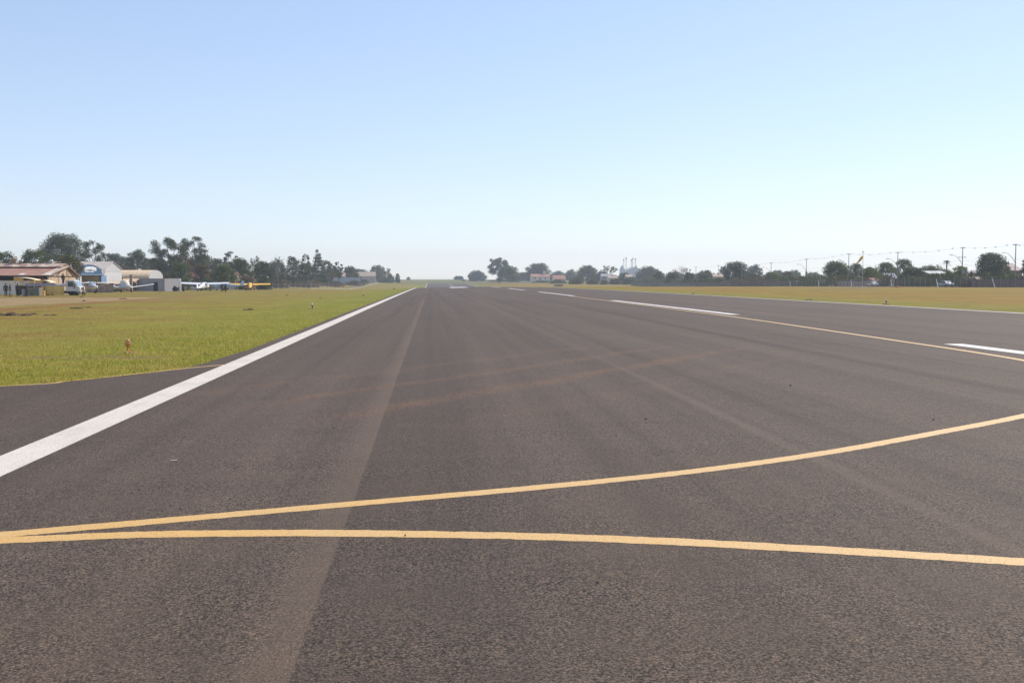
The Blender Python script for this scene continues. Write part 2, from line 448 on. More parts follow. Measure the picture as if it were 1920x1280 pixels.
def mesh_wire(name, col, fill):
    k = Nodes(name)
    k.base(col, .6, .3)
    tr = k.n.new('ShaderNodeBsdfTransparent')
    P = k.objco(); q = k.xyz(P)
    a = k.math('PINGPONG', k.math('ADD', q[1], q[2]), .04); b = k.math('PINGPONG', k.math('SUBTRACT', q[1], q[2]), .04)
    wire = k.math('LESS_THAN', k.math('MINIMUM', a, b), .04 * fill)
    mx = k.n.new('ShaderNodeMixShader')
    k.l.new(wire, mx.inputs[0]); k.l.new(tr.outputs[0], mx.inputs[1]); k.l.new(k.p.outputs[0], mx.inputs[2]); k.l.new(mx.outputs[0], k.out.inputs[0])
    MATS[name] = k.m
mesh_wire('chain_link', (.17, .15, .14), .15)
mesh_wire('chain_link_left', (.17, .15, .15), .08)

# ------------------------------------------------------------------ mesh helpers
class MB:
    def __init__(s): s.v, s.f = [], []
    def add(s, vs, fs):
        o = len(s.v); s.v += [tuple(v) for v in vs]; s.f += [tuple(i + o for i in f) for f in fs]; return s
    def box(s, x0, x1, y0, y1, z0, z1):
        return s.add([(x0, y0, z0), (x1, y0, z0), (x1, y1, z0), (x0, y1, z0), (x0, y0, z1), (x1, y0, z1), (x1, y1, z1), (x0, y1, z1)],
                     [(3, 2, 1, 0), (4, 5, 6, 7), (0, 1, 5, 4), (1, 2, 6, 5), (2, 3, 7, 6), (3, 0, 4, 7)])
    def tube(s, p0, p1, r0, r1=None, n=6):
        r1 = r0 if r1 is None else r1
        p0, p1 = Vector(p0), Vector(p1); d = p1 - p0
        if d.length < 1e-6: return s
        q = d.to_track_quat('Z', 'Y'); vs = []
        for p, r in ((p0, r0), (p1, r1)):
            for i in range(n):
                a = 2 * PI * i / n; vs.append(p + q @ Vector((r * math.cos(a), r * math.sin(a), 0)))
        fs = [(i, (i + 1) % n, n + (i + 1) % n, n + i) for i in range(n)] + [tuple(range(n - 1, -1, -1)), tuple(range(n, 2 * n))]
        return s.add(vs, fs)
    def path(s, pts, rs, n=6):
        for a, b, r0, r1 in zip(pts[:-1], pts[1:], rs[:-1], rs[1:]): s.tube(a, b, r0, r1, n)
        return s
    def lathe(s, prof, c=(0, 0, 0), axis='Z', n=16):
        vs, fs = [], []
        for r, h in prof:
            for i in range(n):
                a = 2 * PI * i / n
                p = (r * math.cos(a), r * math.sin(a), h)
                if axis == 'Y': p = (p[0], h, p[1])
                if axis == 'X': p = (h, p[0], p[1])
                vs.append((p[0] + c[0], p[1] + c[1], p[2] + c[2]))
        m = len(prof)
        for j in range(m - 1):
            for i in range(n): fs.append((j * n + i, j * n + (i + 1) % n, (j + 1) * n + (i + 1) % n, (j + 1) * n + i))
        fs += [tuple(range(n - 1, -1, -1)), tuple(range((m - 1) * n, m * n))]
        return s.add(vs, fs)
    def prism(s, poly, axis, a, b):
        """extrude a 2-D outline: axis X takes (y,z), axis Y takes (x,z), axis Z takes (x,y)"""
        def p3(p, t): return {'X': (t, p[0], p[1]), 'Y': (p[0], t, p[1]), 'Z': (p[0], p[1], t)}[axis]
        n = len(poly); vs = [p3(p, a) for p in poly] + [p3(p, b) for p in poly]
        return s.add(vs, [tuple(range(n)), tuple(range(2 * n - 1, n - 1, -1))] + [(i, i + n, (i + 1) % n + n, (i + 1) % n) for i in range(n)])
    def loft(s, rings):
        n = len(rings[0]); vs = [p for r in rings for p in r]; fs = []
        for j in range(len(rings) - 1):
            for i in range(n): fs.append((j * n + i, j * n + (i + 1) % n, (j + 1) * n + (i + 1) % n, (j + 1) * n + i))
        m = len(rings); fs += [tuple(range(n - 1, -1, -1)), tuple(range((m - 1) * n, m * n))]
        return s.add(vs, fs)
    def build(s, name, mat, parent=None, smooth=False, bevel=0.):
        me = bpy.data.meshes.new(name); me.from_pydata(s.v, [], s.f)
        bm = bmesh.new(); bm.from_mesh(me); bmesh.ops.recalc_face_normals(bm, faces=bm.faces)
        if bevel: bmesh.ops.bevel(bm, geom=bm.edges[:], offset=bevel, segments=1, affect='EDGES', clamp_overlap=True)
        bm.to_mesh(me); bm.free()
        if smooth:
            for p in me.polygons: p.use_smooth = True
        return link(name, me, mat, parent)
def link(name, me, mat, parent=None):
    if mat: me.materials.append(MATS[mat])
    o = bpy.data.objects.new(name, me); COL.objects.link(o)
    if parent: o.parent = parent
    return o
def tag(o, label, cat, group=None, kind=None):
    o['label'] = label; o['category'] = cat
    if group: o['group'] = group
    if kind: o['kind'] = kind
    return o
def struct(o):
    o['kind'] = 'structure'; return o
def thing(name, label, cat, loc=(0, 0, 0), rotz=0., group=None):
    o = bpy.data.objects.new(name, None); COL.objects.link(o); o.empty_display_size = .3
    o.location = loc; o.rotation_euler = (0, 0, rotz)
    return tag(o, label, cat, group)
def dup(root, loc, rotz, label, group=None):
    r = root.copy(); COL.objects.link(r); r.location = loc; r.rotation_euler = (0, 0, rotz); r['label'] = label
    if group: r['group'] = group
    for ch in list(root.children):
        c = ch.copy(); COL.objects.link(c); c.parent = r
        for g in list(ch.children):
            d = g.copy(); COL.objects.link(d); d.parent = c
    return r
def npmesh(name, V, F, mat, parent=None):
    """quads from arrays"""
    me = bpy.data.meshes.new(name); nv, nf = len(V), len(F); k = F.shape[1]
    me.vertices.add(nv); me.vertices.foreach_set('co', V.astype(np.float32).ravel())
    me.loops.add(nf * k); me.loops.foreach_set('vertex_index', F.astype(np.int32).ravel())
    me.polygons.add(nf); me.polygons.foreach_set('loop_start', np.arange(0, nf * k, k, dtype=np.int32))
    me.polygons.foreach_set('loop_total', np.full(nf, k, dtype=np.int32))
    me.update(calc_edges=True)
    return link(name, me, mat, parent)

# ------------------------------------------------------------------ ground, runway, markings
YL = np.array(sorted(set([-400, -150, -60, -20, 0] + list(range(5, 405, 5)) + list(range(410, 1000, 10)) + list(range(1000, 1500, 25)) + [1600, 1700, 1800, 2100, 2500, 3000, 4000, 6000, 9000])), float)
XL = np.array(sorted(set([-9000, -5000, -3000, -1500, -800, -500, -350, -250, -190, -150, -125] + list(range(-110, -14, 6)) + [-14, -10, -7, -4.3, 4, 13.3, 21, 29.4, 32, 36]
                         + list(range(42, 170, 6)) + [180, 220, 300, 450, 700, 1200, 2500, 5000, 9000])), float)
def ground():
    gx, gy = np.meshgrid(XL, YL)
    x, y = gx.ravel(), gy.ravel()
    z = zt_arr(x, y)
    rs = np.random.RandomState(3)
    off = ((x < -12) | (x > 33)) & (y > 45) & (y < 1000) & (np.abs(x) < 180)
    z = z + np.where(off, rs.uniform(-.05, .05, x.shape), 0)
    on = (x > -4.4) & (x < 29.5) & (y < 841) & (y > -61)
    z = z - np.where(on, .05, 0)
    nx, ny = len(XL), len(YL)
    i = np.arange(nx - 1)[None, :] + nx * np.arange(ny - 1)[:, None]
    F = np.stack([i, i + 1, i + 1 + nx, i + nx], -1).reshape(-1, 4)
    o = npmesh('ground', np.stack([x, y, z], -1), F, 'grassland')
    for p in o.data.polygons: p.use_smooth = True
    struct(o)
ground()
def runway():
    ys = YL[(YL >= -60) & (YL <= 840)]; xs = np.array([-4.3, 13.3, 29.4])
    gx, gy = np.meshgrid(xs, ys); x, y = gx.ravel(), gy.ravel()
    i = np.arange(2)[None, :] + 3 * np.arange(len(ys) - 1)[:, None]
    F = np.stack([i, i + 1, i + 4, i + 3], -1).reshape(-1, 4)
    o = npmesh('runway', np.stack([x, y, zt_arr(x, y) + .02], -1), F, 'asphalt')
    for p in o.data.polygons: p.use_smooth = True
    struct(o)
runway()
EDGE_PX = [(425, 667.5), (387, 680), (350, 689), (300, 696.5), (200, 707.5), (125, 715), (0, 724)]
EDGE = [ground0(*p) for p in EDGE_PX]
def taxiway():
    e0 = EDGE[0]
    pts = [(-4.3, -30), (-4.3, e0.y + 1.6)] + [(min(p.x, -4.3), p.y) for p in EDGE] + [(-9, 14.35), (-14, 13.8), (-25, 13.4), (-60, 13.2), (-60, -30)]
    me = bpy.data.meshes.new('taxiway'); me.from_pydata([(x, y, .02) for x, y in pts], [], [tuple(range(len(pts) - 1, -1, -1))])
    bm = bmesh.new(); bm.from_mesh(me); bmesh.ops.triangulate(bm, faces=bm.faces); bmesh.ops.recalc_face_normals(bm, faces=bm.faces)
    for f in bm.faces:
        if f.normal.z < 0: f.normal_flip()
    bm.to_mesh(me); bm.free()
    struct(link('taxiway', me, 'asphalt'))
taxiway()
MK = .0206
def strip(name, pts, w, mat, step=2.5):
    """a painted line of width w along ground points"""
    P = [Vector((p[0], p[1])) for p in pts]; Q = []
    for i in range(len(P) - 1):
        a, b, c, d = P[max(i - 1, 0)], P[i], P[i + 1], P[min(i + 2, len(P) - 1)]
        n = max(1, int((c - b).length / step))
        for j in range(n):
            t = j / n
            Q.append(.5 * ((2 * b) + (c - a) * t + (2 * a - 5 * b + 4 * c - d) * t * t + (3 * b - a - 3 * c + d) * t ** 3))
    Q.append(P[-1])
    V, F = [], []
    for i, q in enumerate(Q):
        tn = (Q[min(i + 1, len(Q) - 1)] - Q[max(i - 1, 0)]).normalized(); nr = Vector((-tn.y, tn.x))
        for s in (1, -1):
            p = q + nr * (s * (w / 2 + (random.gauss(0, .0035) if step < 1 else 0))); V.append((p.x, p.y, zt(p.x, p.y) + MK + max(0, p.y - 35) * .00012))
    for i in range(len(Q) - 1): F.append((2 * i, 2 * i + 1, 2 * i + 3, 2 * i + 2))
    me = bpy.data.meshes.new(name); me.from_pydata(V, [], F)
    return struct(link(name, me, mat))
strip('runway_edge_line', [(-3.80, -20), (-3.80, 60), (-3.80, 830)], .42, 'white_paint', 5)
strip('runway_edge_line', [(28.95, -20), (28.95, 60), (28.95, 830)], .42, 'white_paint', 5)
for k in range(-1, 17):
    y0 = 44.5 + 50 * k
    if y0 + 30 < 815: strip('runway_centreline', [(float(np.interp(q, (20, 46, 76, 120), (13.2, 13.85, 13.6, 13.4))), q) for q in (y0, y0 + 10, y0 + 20, y0 + 30)], .50, 'bright_white_paint', 3)
strip('aiming_mark', [(5.9, 212), (5.9, 225), (5.9, 238)], 3.8, 'bright_white_paint', 3)
MK = .0210
A_PX = [(-260, 1019), (0, 1012), (250, 1002), (450, 999), (650, 999), (960, 1004), (1250, 1014), (1600, 1033), (1920, 1053), (2300, 1080)]
B_PX = [(-260, 1026), (0, 1002), (300, 976), (650, 945), (1000, 914), (1300, 883), (1550, 848), (1750, 812), (1920, 779)]
strip('taxi_lead_line', [ground0(*p)[:2] for p in A_PX], .165, 'yellow_paint', .045)
MK = .0214
strip('taxi_lead_line', [ground0(*p)[:2] for p in B_PX] + [(8.6, 12.65), (9.9, 14.2), (10.95, 16.0), (11.65, 17.8), (12.05, 19.6), (12.32, 22.5), (12.5, 26), (12.75, 33), (12.95, 41), (13.0, 60), (12.95, 94)], .165, 'yellow_paint', .045)
strip('taxiway_edge_line', [(-30, 13.15)] + [(-12, 13.75)] + [(ground0(px, py).x, ground0(px, py).y) for px, py in ((0, 723.5), (125, 714.2), (200, 706.5), (300, 695.5), (350, 690), (420, 683.5))] + [(-4.0, 19.55)], .085, 'yellow_paint', .045)

# small stones and litter on the runway
for i, (px, py, r, mt, lab) in enumerate([(1482, 723, .035, 'stone_dark', 'dark pebble on the asphalt, farthest out towards the white centreline dashes'),
        (1211, 786, .028, 'stone_dark', 'dark pebble lying above the upper curved yellow line'), (1120, 1093, .016, 'stone_dark', 'small dark pebble below the lower yellow line, nearest the camera'),
        (760, 1004, .014, 'stone_dark', 'small dark pebble lying on the edge of the lower yellow line'), (1750, 787, .026, 'stone_dark', 'dark pebble just above the right end of the upper yellow line')]):
    c = ground0(px, py); m = MB(); rr = random.Random(i)
    r *= .5; rings = []
    for h, q in ((-.2, .7), (.3, 1.), (.8, .75), (1.1, .3)):
        rings.append([(q * r * rr.uniform(.7, 1.3) * math.cos(a * PI / 4), q * r * rr.uniform(.7, 1.2) * math.sin(a * PI / 4), h * r * .7) for a in range(8)])
    o = m.loft(rings).build('pebble', mt); o.location = (c.x, c.y, .025); tag(o, lab, 'pebble', 'loose pebbles on the runway')
c = ground0(325, 863)
m = MB().add([(-.06, -.02, 0), (.0, -.03, .006), (.06, .0, .002), (.07, .05, .010), (.0, .03, .003), (-.06, .01, .006)], [(0, 1, 4, 5), (1, 2, 3, 4)])
m.add([(-.06, -.02, .003), (.0, -.03, .009), (.06, .0, .005), (.07, .05, .013), (.0, .03, .006), (-.06, .01, .009)], [(5, 4, 1, 0), (4, 3, 2, 1)])
o = m.build('paper_scrap', 'concrete'); o.scale = (.42, .6, .5); o.location = (c.x, c.y, .0215); tag(o, 'small scrap of white litter on the asphalt inside the white edge line', 'litter')

# ------------------------------------------------------------------ grass blades beside the near pavement
def grass_blades():
    rs = np.random.RandomState(11)
    ex = np.array([-60, -25, -14, -9] + [p.x for p in EDGE[::-1]] + [-4.3]); ey = np.array([13.2, 13.4, 13.8, 14.35] + [p.y for p in EDGE[::-1]] + [EDGE[0].y + 1.6])
    n = 170000
    d = 13.2 + 80 * rs.rand(n) ** 2.5
    xmin = -.47 * d - 2.
    x = xmin + (-4.25 - xmin) * rs.rand(n) ** .8
    keep = (d > np.interp(x, ex, ey) - .10 * rs.rand(n))
    x, d = x[keep], d[keep]; n = len(x)
    clump = .5 + .5 * np.sin(x * 3.1 + 1.7 * np.sin(d * 2.3)) * np.sin(d * 2.7 + 1.3 * np.sin(x * 1.9))
    bare = (np.hypot((x + 7.0) / 1.9, (d - 21.9) / .55) < 1) & (rs.rand(n) < .75)
    h = rs.uniform(.02, .06, n) * np.clip(1.2 - d / 75, .12, 1) * (.5 + clump) * np.where(x > -9, 1.15, .8) * np.where(bare, .3, 1)
    w = rs.uniform(.004, .010, n) * (1 + d / 28)
    a = rs.rand(n) * 2 * PI; lean = rs.uniform(.1, .9, n) * h; b = rs.rand(n) * 2 * PI
    z = zt_arr(x, d) - .005
    V = np.zeros((n, 3, 3))
    V[:, 0] = np.stack([x - w * np.cos(a), d - w * np.sin(a), z], -1)
    V[:, 1] = np.stack([x + w * np.cos(a), d + w * np.sin(a), z], -1)
    V[:, 2] = np.stack([x + lean * np.cos(b), d + lean * np.sin(b), z + h], -1)
    o = npmesh('grass', V.reshape(-1, 3), np.arange(3 * n).reshape(-1, 3), 'grass_blade')
    tag(o, 'short green and straw coloured grass growing along the taxiway edge', 'grass', kind='stuff')
grass_blades()

# clods, ant hills and mounds in the grass
def mound(px, py, d, w, h, label, mt='soil', n=3):
    x = atx(px, d); m = MB(); rr = random.Random(px); h *= .62; w *= .78
    for q in range(n):
        ox, oy, s = (q - (n - 1) / 2) * w * .32 + rr.uniform(-.1, .1) * w, rr.uniform(-.2, .2) * w, rr.uniform(.6, 1.) * (1 if q == n // 2 else .75)
        rings = []
        for f, hh in ((1., -.15), (.8, .35), (.5, .75), (.18, 1.)):
            rings.append([(ox + w * .33 * f * s * rr.uniform(.75, 1.2) * math.cos(a * PI / 5), oy + w * .3 * f * s * rr.uniform(.75, 1.2) * math.sin(a * PI / 5), h * hh * s * rr.uniform(.8, 1.15)) for a in range(10)])
        m.loft(rings)
    o = m.build('earth_mound', mt); o.location = (x, d, zt(x, d)); return tag(o, label, 'mound', 'clods and mounds in the grass')
mound(28, 588, 49, 1.9, .24, 'dark earth mound in the grass at the far left, largest of the near clods')
mound(92, 588, 48.5, 1.2, .12, 'low dark clod just right of the largest near mound', n=2)
mound(62, 586, 50.5, .8, .12, 'small grassy clod between two dark mounds at the left', n=2)
mound(142, 577, 61, 1.1, .17, 'dark clod in the grass under the red vehicle track')
mound(160, 575, 63, 1.0, .13, 'thin low clod just right of the dark clod under the red track', n=2)
mound(157, 562, 90, 1.1, .28, 'single dark anthill on the dry beige strip below the truck', n=1)
mound(150, 555.5, 122, 1.6, .25, 'dark anthill on the green verge in front of the white truck', n=1)
mound(230, 559, 105, 1.5, .16, 'flat brown clod on the dry strip in front of the low wing plane', n=2)
mound(465, 586, 56, .9, .14, 'dark clod in the grass left of the second edge light', n=2)
mound(537, 554, 128, 1.1, .2, 'dark clod in the grass below the brown shed', n=1)
mound(601, 561, 98, .5, .12, 'small dark clod between the second and third edge light', n=1)
mound(738, 540, 230, 1.5, .4, 'dark block shaped clod close to the far end of the edge line', n=1)
mound(1682, 537, 176, 2.6, .55, 'brown earth heap at the end of the concrete strip by the windsock', 'red_soil')
mound(1519, 562, 80.5, 1.2, .14, 'dark clod at the right runway edge below the windsock', n=2)
mound(1812, 575, 60, 1.3, .06, 'dark scuff of bare earth in the green verge right of the edge light', n=2)

# ------------------------------------------------------------------ trees
def leaves(blobs, ls, cover, rs):
    """leaf-clump quads spread through ellipsoid blobs; every blob (cx,cy,cz,rx,ry,rz)"""
    VS = []
    for (cx, cy, cz, rx, ry, rz) in blobs:
        n = int(max(25, cover * 4 * PI * (rx * ry * rz) ** (2 / 3.) / (ls * ls)))
        u = rs.normal(size=(n, 3)); u /= np.linalg.norm(u, axis=1)[:, None] + 1e-9
        rad = rs.rand(n) ** .45 * rs.uniform(.82, 1.12, n)
        c = u * rad[:, None] * np.array([rx, ry, rz]) + np.array([cx, cy, cz])
        nr = u + rs.normal(size=(n, 3)) * .7; nr /= np.linalg.norm(nr, axis=1)[:, None]
        t = np.cross(nr, rs.normal(size=(n, 3))); t /= np.linalg.norm(t, axis=1)[:, None] + 1e-9
        b = np.cross(nr, t)
        s = ls * rs.uniform(.5, 1.15, n)[:, None]; q = s * rs.uniform(.5, .9, n)[:, None]
        VS.append(np.stack([c - t * s * .5, c + b * q * .5, c + t * s * .5, c - b * q * .5], 1))
    V = np.concatenate(VS).reshape(-1, 3)
    return V, np.arange(len(V)).reshape(-1, 4)
def limb(m, rr, p, q, r0, r1):
    p, q = Vector(p), Vector(q); n = 4; pts = []
    for i in range(n + 1):
        t = i / n; b = p.lerp(q, t); s = (q - p).length * .06 * math.sin(PI * t)
        pts.append(b + Vector((rr.uniform(-s, s), rr.uniform(-s, s), s * .5)))
    m.path(pts, [r0 + (r1 - r0) * i / n for i in range(n + 1)], 6)
    return pts
def twigs(m, rr, p, d, L, r, depth):
    q = p + d * L
    m.tube(p, q, r, r * .65, 4)
    if depth == 0: return
    for _ in range(3 if depth > 1 else 4):
        nd = (d + Vector((rr.uniform(-.8, .8), rr.uniform(-.8, .8), rr.uniform(-.15, .55)))).normalized()
        twigs(m, rr, p.lerp(q, rr.uniform(.6, 1.)), nd, L * rr.uniform(.6, .85), r * .6, depth - 1)
TREE_N = [0]
def tree(px0, px1, py, d, kind, leaf, label, bark='bark', name='tree', group=None, cat='tree', dens=1., low=None):
    TREE_N[0] += 1; seed = 100 + TREE_N[0]
    rr = random.Random(seed); rs = np.random.RandomState(seed)
    xc = atx((px0 + px1) / 2, d); zb = zt(xc, d) - .1
    W = (px1 - px0) * d / FPX * 1.12; H = at((px0 + px1) / 2, py, d).z - zb
    if H < 1.5: print('LOW TREE', round(H, 2), label); H = 1.5
    t = thing(name, label, cat, (xc, d, zb), 0, group)
    ls = min(1.2, max(.32, d / 996 * 1.3)); rw = W / 2
    m = MB(); blobs = []
    if kind == 'bare':
        L = H * .30
        m.tube((0, 0, 0), (0, 0, H * .25), max(.12, H * .022), H * .016, 7)
        p = Vector((0, 0, H * .25)); thick = max(H * .012, d / 996 * .16)
        for k in range(5):
            a = 2 * PI * k / 5 + rr.uniform(-.3, .3); s = rr.uniform(.4, 1.) * rw / H * 2.
            twigs(m, rr, p, Vector((math.cos(a) * s, math.sin(a) * s, 1)).normalized(), L, thick, 3)
        zs = max(v[2] for v in m.v); xs = max(abs(v[0]) for v in m.v); ys_ = max(abs(v[1]) for v in m.v)
        cut = 0
        m.v = [(v[0] * rw / xs, v[1] * rw / ys_, v[2] * H / zs) for v in m.v]
        m.build('trunk', bark, t)
        tb = []
        for v in m.v[::9]:
            if v[2] > H * .5 and rr.random() < .12 * dens: tb.append((v[0], v[1], v[2], .5, .5, .4))
        if tb:
            V, F = leaves(tb, ls * .7, .5, rs); npmesh('crown', V, F, leaf, t)
        return t
    if kind == 'conifer':
        m.path([(0, 0, 0), (0, 0, H * .97)], [max(.15, H * .02), .05], 7)
        n = 9
        for i in range(n):
            z = H * (.18 + .8 * i / (n - 1)); r = rw * (1 - .80 * (i / (n - 1))) * rr.uniform(.8, 1.1)
            for k in range(6 if i < n - 2 else 3):
                a = rr.uniform(0, 2 * PI); blobs.append((math.cos(a) * r * .6, math.sin(a) * r * .6, z + rr.uniform(-.2, .2), r * .48 + .25, r * .48 + .25, H * .060))
    elif kind == 'euc':
        th = H * .35
        pts = limb(m, rr, (0, 0, 0), (rr.uniform(-.04, .04) * H, 0, th), max(.2, H * .022), H * .015)
        n = 20
        for i in range(n):
            a = rr.uniform(0, 2 * PI) if i % 2 else (0, PI)[i // 2 % 2] + rr.uniform(-.5, .5); f = rr.uniform(.35, 1.); zf = .34 + .58 * (i + rr.random()) / n; env = math.sin(PI * min(1, (zf - .22) / .82)) ** .6
            x, y, z = math.cos(a) * rw * .9 * f * env, math.sin(a) * rw * .8 * f * env, H * zf
            s = rr.uniform(.24, .36) * rw
            blobs += [(x, y, z, s * 1.15, s * 1.15, s * .75), (x + rr.uniform(-.6, .6) * s, y, z + s * .5, s * .7, s * .7, s * .5)]
            if i % 2 == 0: limb(m, rr, pts[-1] if zf > .5 else pts[-2], (x, y, z), H * .010, H * .003)
        s = rw * .3
        blobs.append((rr.uniform(-.15, .15) * rw, 0, H - s * .8, s, s, s * .75)); limb(m, rr, pts[-1], (0, 0, H - s), H * .012, H * .003)
        for sx in (-1, 1): blobs.append((sx * (rw - s * .8), 0, H * rr.uniform(.55, .72), s * .8, s * .8, s * .6))
    elif kind == 'umbrella':
        cb = low if low is not None else .42; th = H * cb * .75
        limb(m, rr, (0, 0, 0), (0, 0, th), max(.2, H * .035), H * .025)
        n = 17
        for i in range(n):
            a = 2.4 * i; f = math.sqrt((i + .5) / n)
            x, y = math.cos(a) * rw * .80 * f, math.sin(a) * rw * .80 * f
            top = H * (1 - (1 - cb) * .62 * f ** 2.2) * rr.uniform(.94, 1.0)
            s = rw * rr.uniform(.22, .32); sz = min(s * .75, (1 - cb) * H * .36)
            blobs.append((x, y, top - sz, s, s, sz))
            blobs.append((x * .8, y * .8, top - sz * 2.3, s * .9, s * .9, sz))
            if i % 2 == 0: limb(m, rr, (0, 0, th), (x, y, top - sz * 1.5), H * .014, H * .004)
    elif kind == 'bush':
        m.tube((0, 0, 0), (0, 0, H * .4), max(.06, H * .04), H * .02, 6)
        n = 13
        for i in range(n):
            a = 2.4 * i; f = math.sqrt((i + .5) / n); s = rw * rr.uniform(.26, .42)
            zc = H * (1 - .45 * f * f) * rr.uniform(.45, .84)
            blobs.append((math.cos(a) * (rw - s) * f, math.sin(a) * (rw - s) * f, zc, s, s, min(s, H * .26)))
            blobs.append((math.cos(a) * (rw - s) * f, math.sin(a) * (rw - s) * f, zc * .45, s, s, H * .26))
        blobs.append((0, 0, H * .78, rw * .35, rw * .35, H * .2))
    else:                                   # round, dense
        cb = low if low is not None else .22; th = H * (cb + .1)
        limb(m, rr, (0, 0, 0), (rr.uniform(-.03, .03) * H, 0, th), max(.18, H * .03), H * .022)
        n = 26
        for i in range(n):
            zf = (i + .5) / n; a = 2.4 * i + rr.uniform(-.4, .4); env = math.sqrt(max(.05, 1 - max(0, zf - .35) ** 2 / .5))
            s = rw * rr.uniform(.26, .42); f = rr.uniform(.75, 1.1)
            z = H * (cb + (1 - cb) * zf) - s * .35 * (zf)
            x, y = math.cos(a) * (rw - s * .8) * env * f, math.sin(a) * (rw - s * .8) * env * f
            blobs.append((x, y, min(z, H - s * .7), s, s, s * .78))
            if i % 3 == 0: limb(m, rr, (0, 0, th), (x, y, z), H * .012, H * .004)
        blobs.append((0, 0, H * (cb + (1 - cb) * .45), rw * .55, rw * .55, H * (1 - cb) * .38))
        blobs.append((rr.uniform(-.2, .2) * rw, 0, H - rw * .3, rw * .32, rw * .32, rw * .3))
    m.build('trunk', bark, t)
    cover = {'euc': 1.6, 'conifer': 1.7, 'umbrella': 2.0, 'bush': 1.7}.get(kind, 2.0) * dens
    V, F = leaves(blobs, ls, cover, rs)
    npmesh('crown', V, F, leaf, t)
    return t

GL, GR, GC = 'trees behind the hangars', 'trees beyond the right fence', 'trees on the far slope'
LEFT_TREES = [
 (-22, 32, 470, 236, 'round', 'leaf_dark', 'dense dark green tree at the far left over the rusty warehouse roof'),
 (40, 100, 467, 240, 'round', 'leaf_mid', 'ragged mid green tree over the middle of the rusty warehouse roof'),
 (79, 160, 437, 330, 'round', 'leaf_blue', 'biggest dense grey green tree rising tall behind the rusty warehouse'),
 (154, 198, 449, 345, 'euc', 'leaf_grey', 'loose tall tree leaning out right of the biggest grey green tree'),
 (107, 152, 472, 186, 'umbrella', 'leaf_olive', 'olive spreading tree with bare limbs between the rusty warehouse and the blue hangar'),
 (192, 237, 474, 385, 'round', 'leaf_blue', 'dark tree behind the peak of the white gable hangar'),
 (234, 281, 463, 372, 'umbrella', 'leaf_blue', 'dark dome crowned tree behind the tan roofed hangar'),
 (274, 322, 479, 395, 'umbrella', 'leaf_blue', 'lower dark tree sloping down right of the dome crowned tree'),
 (286, 345, 446, 342, 'euc', 'leaf_grey', 'tall loose eucalyptus with a pale forked trunk above the grey shed'),
 (342, 389, 441, 348, 'euc', 'leaf_grey', 'tallest airy eucalyptus with sky showing through, right of the pale trunked one'),
 (348, 410, 472, 440, 'umbrella', 'leaf_blue', 'hazy rounded tree low behind the tallest eucalyptus'),
 (317, 357, 490, 292, 'round', 'leaf_mid', 'round dark green tree right behind the end of the grey shed'),
 (361, 399, 493, 312, 'round', 'leaf_brown', 'brownish half bare tree above the high wing white plane'),
 (394, 446, 492, 300, 'umbrella', 'leaf_mid', 'low spreading green tree above the two people by the planes'),
 (420, 446, 470, 405, 'euc', 'leaf_blue', 'spiky topped tree rising left of the broad dark umbrella tree'),
 (419, 477, 480, 335, 'umbrella', 'leaf_dark', 'broad dark umbrella tree behind the yellow plane'),
 (470, 516, 485, 355, 'umbrella', 'leaf_dark', 'dark wide tree over the right wing of the yellow plane'),
 (535, 563, 480, 432, 'round', 'leaf_blue', 'dark pointed tree over the brown shed'),
 (565, 582, 475, 460, 'euc', 'leaf_grey', 'thin wispy eucalyptus left of the tiered conifer'),
 (577, 616, 470, 500, 'conifer', 'leaf_blue', 'tiered dark conifer standing over the low houses'),
 (556, 590, 492, 456, 'round', 'leaf_blue', 'dark crown filling the gap below the wispy eucalyptus'),
 (600, 626, 488, 520, 'round', 'leaf_brown', 'brownish tree at the right foot of the tiered conifer'),
 (598, 620, 503, 500, 'bush', 'leaf_dark', 'rounded dark shrub between the brown shed and the blue walled house'),
 (626, 643, 490, 525, 'euc', 'leaf_blue', 'small upright tree behind the blue walled house'),
 (640, 673, 496, 640, 'umbrella', 'leaf_blue', 'wide low tree behind the tan tiled roof'),
 (674, 689, 505, 780, 'umbrella', 'leaf_blue', 'tiny flat tree peeping over the tan tiled roof'),
 (692, 724, 497, 880, 'round', 'leaf_olive', 'round olive tree at the end of the houses by the left fence'),
 (741, 750, 513, 800, 'round', 'leaf_blue', 'small ball shaped tree alone at the left of the far slope'),
 (722, 742, 513, 790, 'bush', 'leaf_blue', 'low dark shrub left of the ball shaped tree on the far slope'),
 (704, 742, 519, 770, 'bush', 'leaf_grey', 'pale green hedge row at the corner of the left fence'),
]
LEFT_TREES += [
 (222, 254, 481, 402, 'round', 'leaf_blue', 'dark tree filling the dip left of the dome crowned tree'),
 (266, 296, 484, 408, 'round', 'leaf_blue', 'dark tree filling the dip right of the dome crowned tree'),
 (296, 332, 487, 418, 'round', 'leaf_blue', 'dark tree low behind the pale forked eucalyptus trunk'),
 (392, 426, 484, 425, 'round', 'leaf_blue', 'dark tree behind the low spreading green tree by the planes'),
 (608, 640, 500, 600, 'round', 'leaf_blue', 'low dark tree right of the tiered conifer'),
 (650, 694, 504, 760, 'round', 'leaf_blue', 'hazy tree row over the ridge of the long tan roof'),
 (498, 540, 490, 462, 'round', 'leaf_blue', 'dull dark tree under the round headed bare tree'),
]
for r in LEFT_TREES: tree(*r, group=GL, low=.66 if r[3] == 186 else {'round': .04, 'umbrella': .22}.get(r[4]), dens=.55 if r[3] == 186 else 1.)
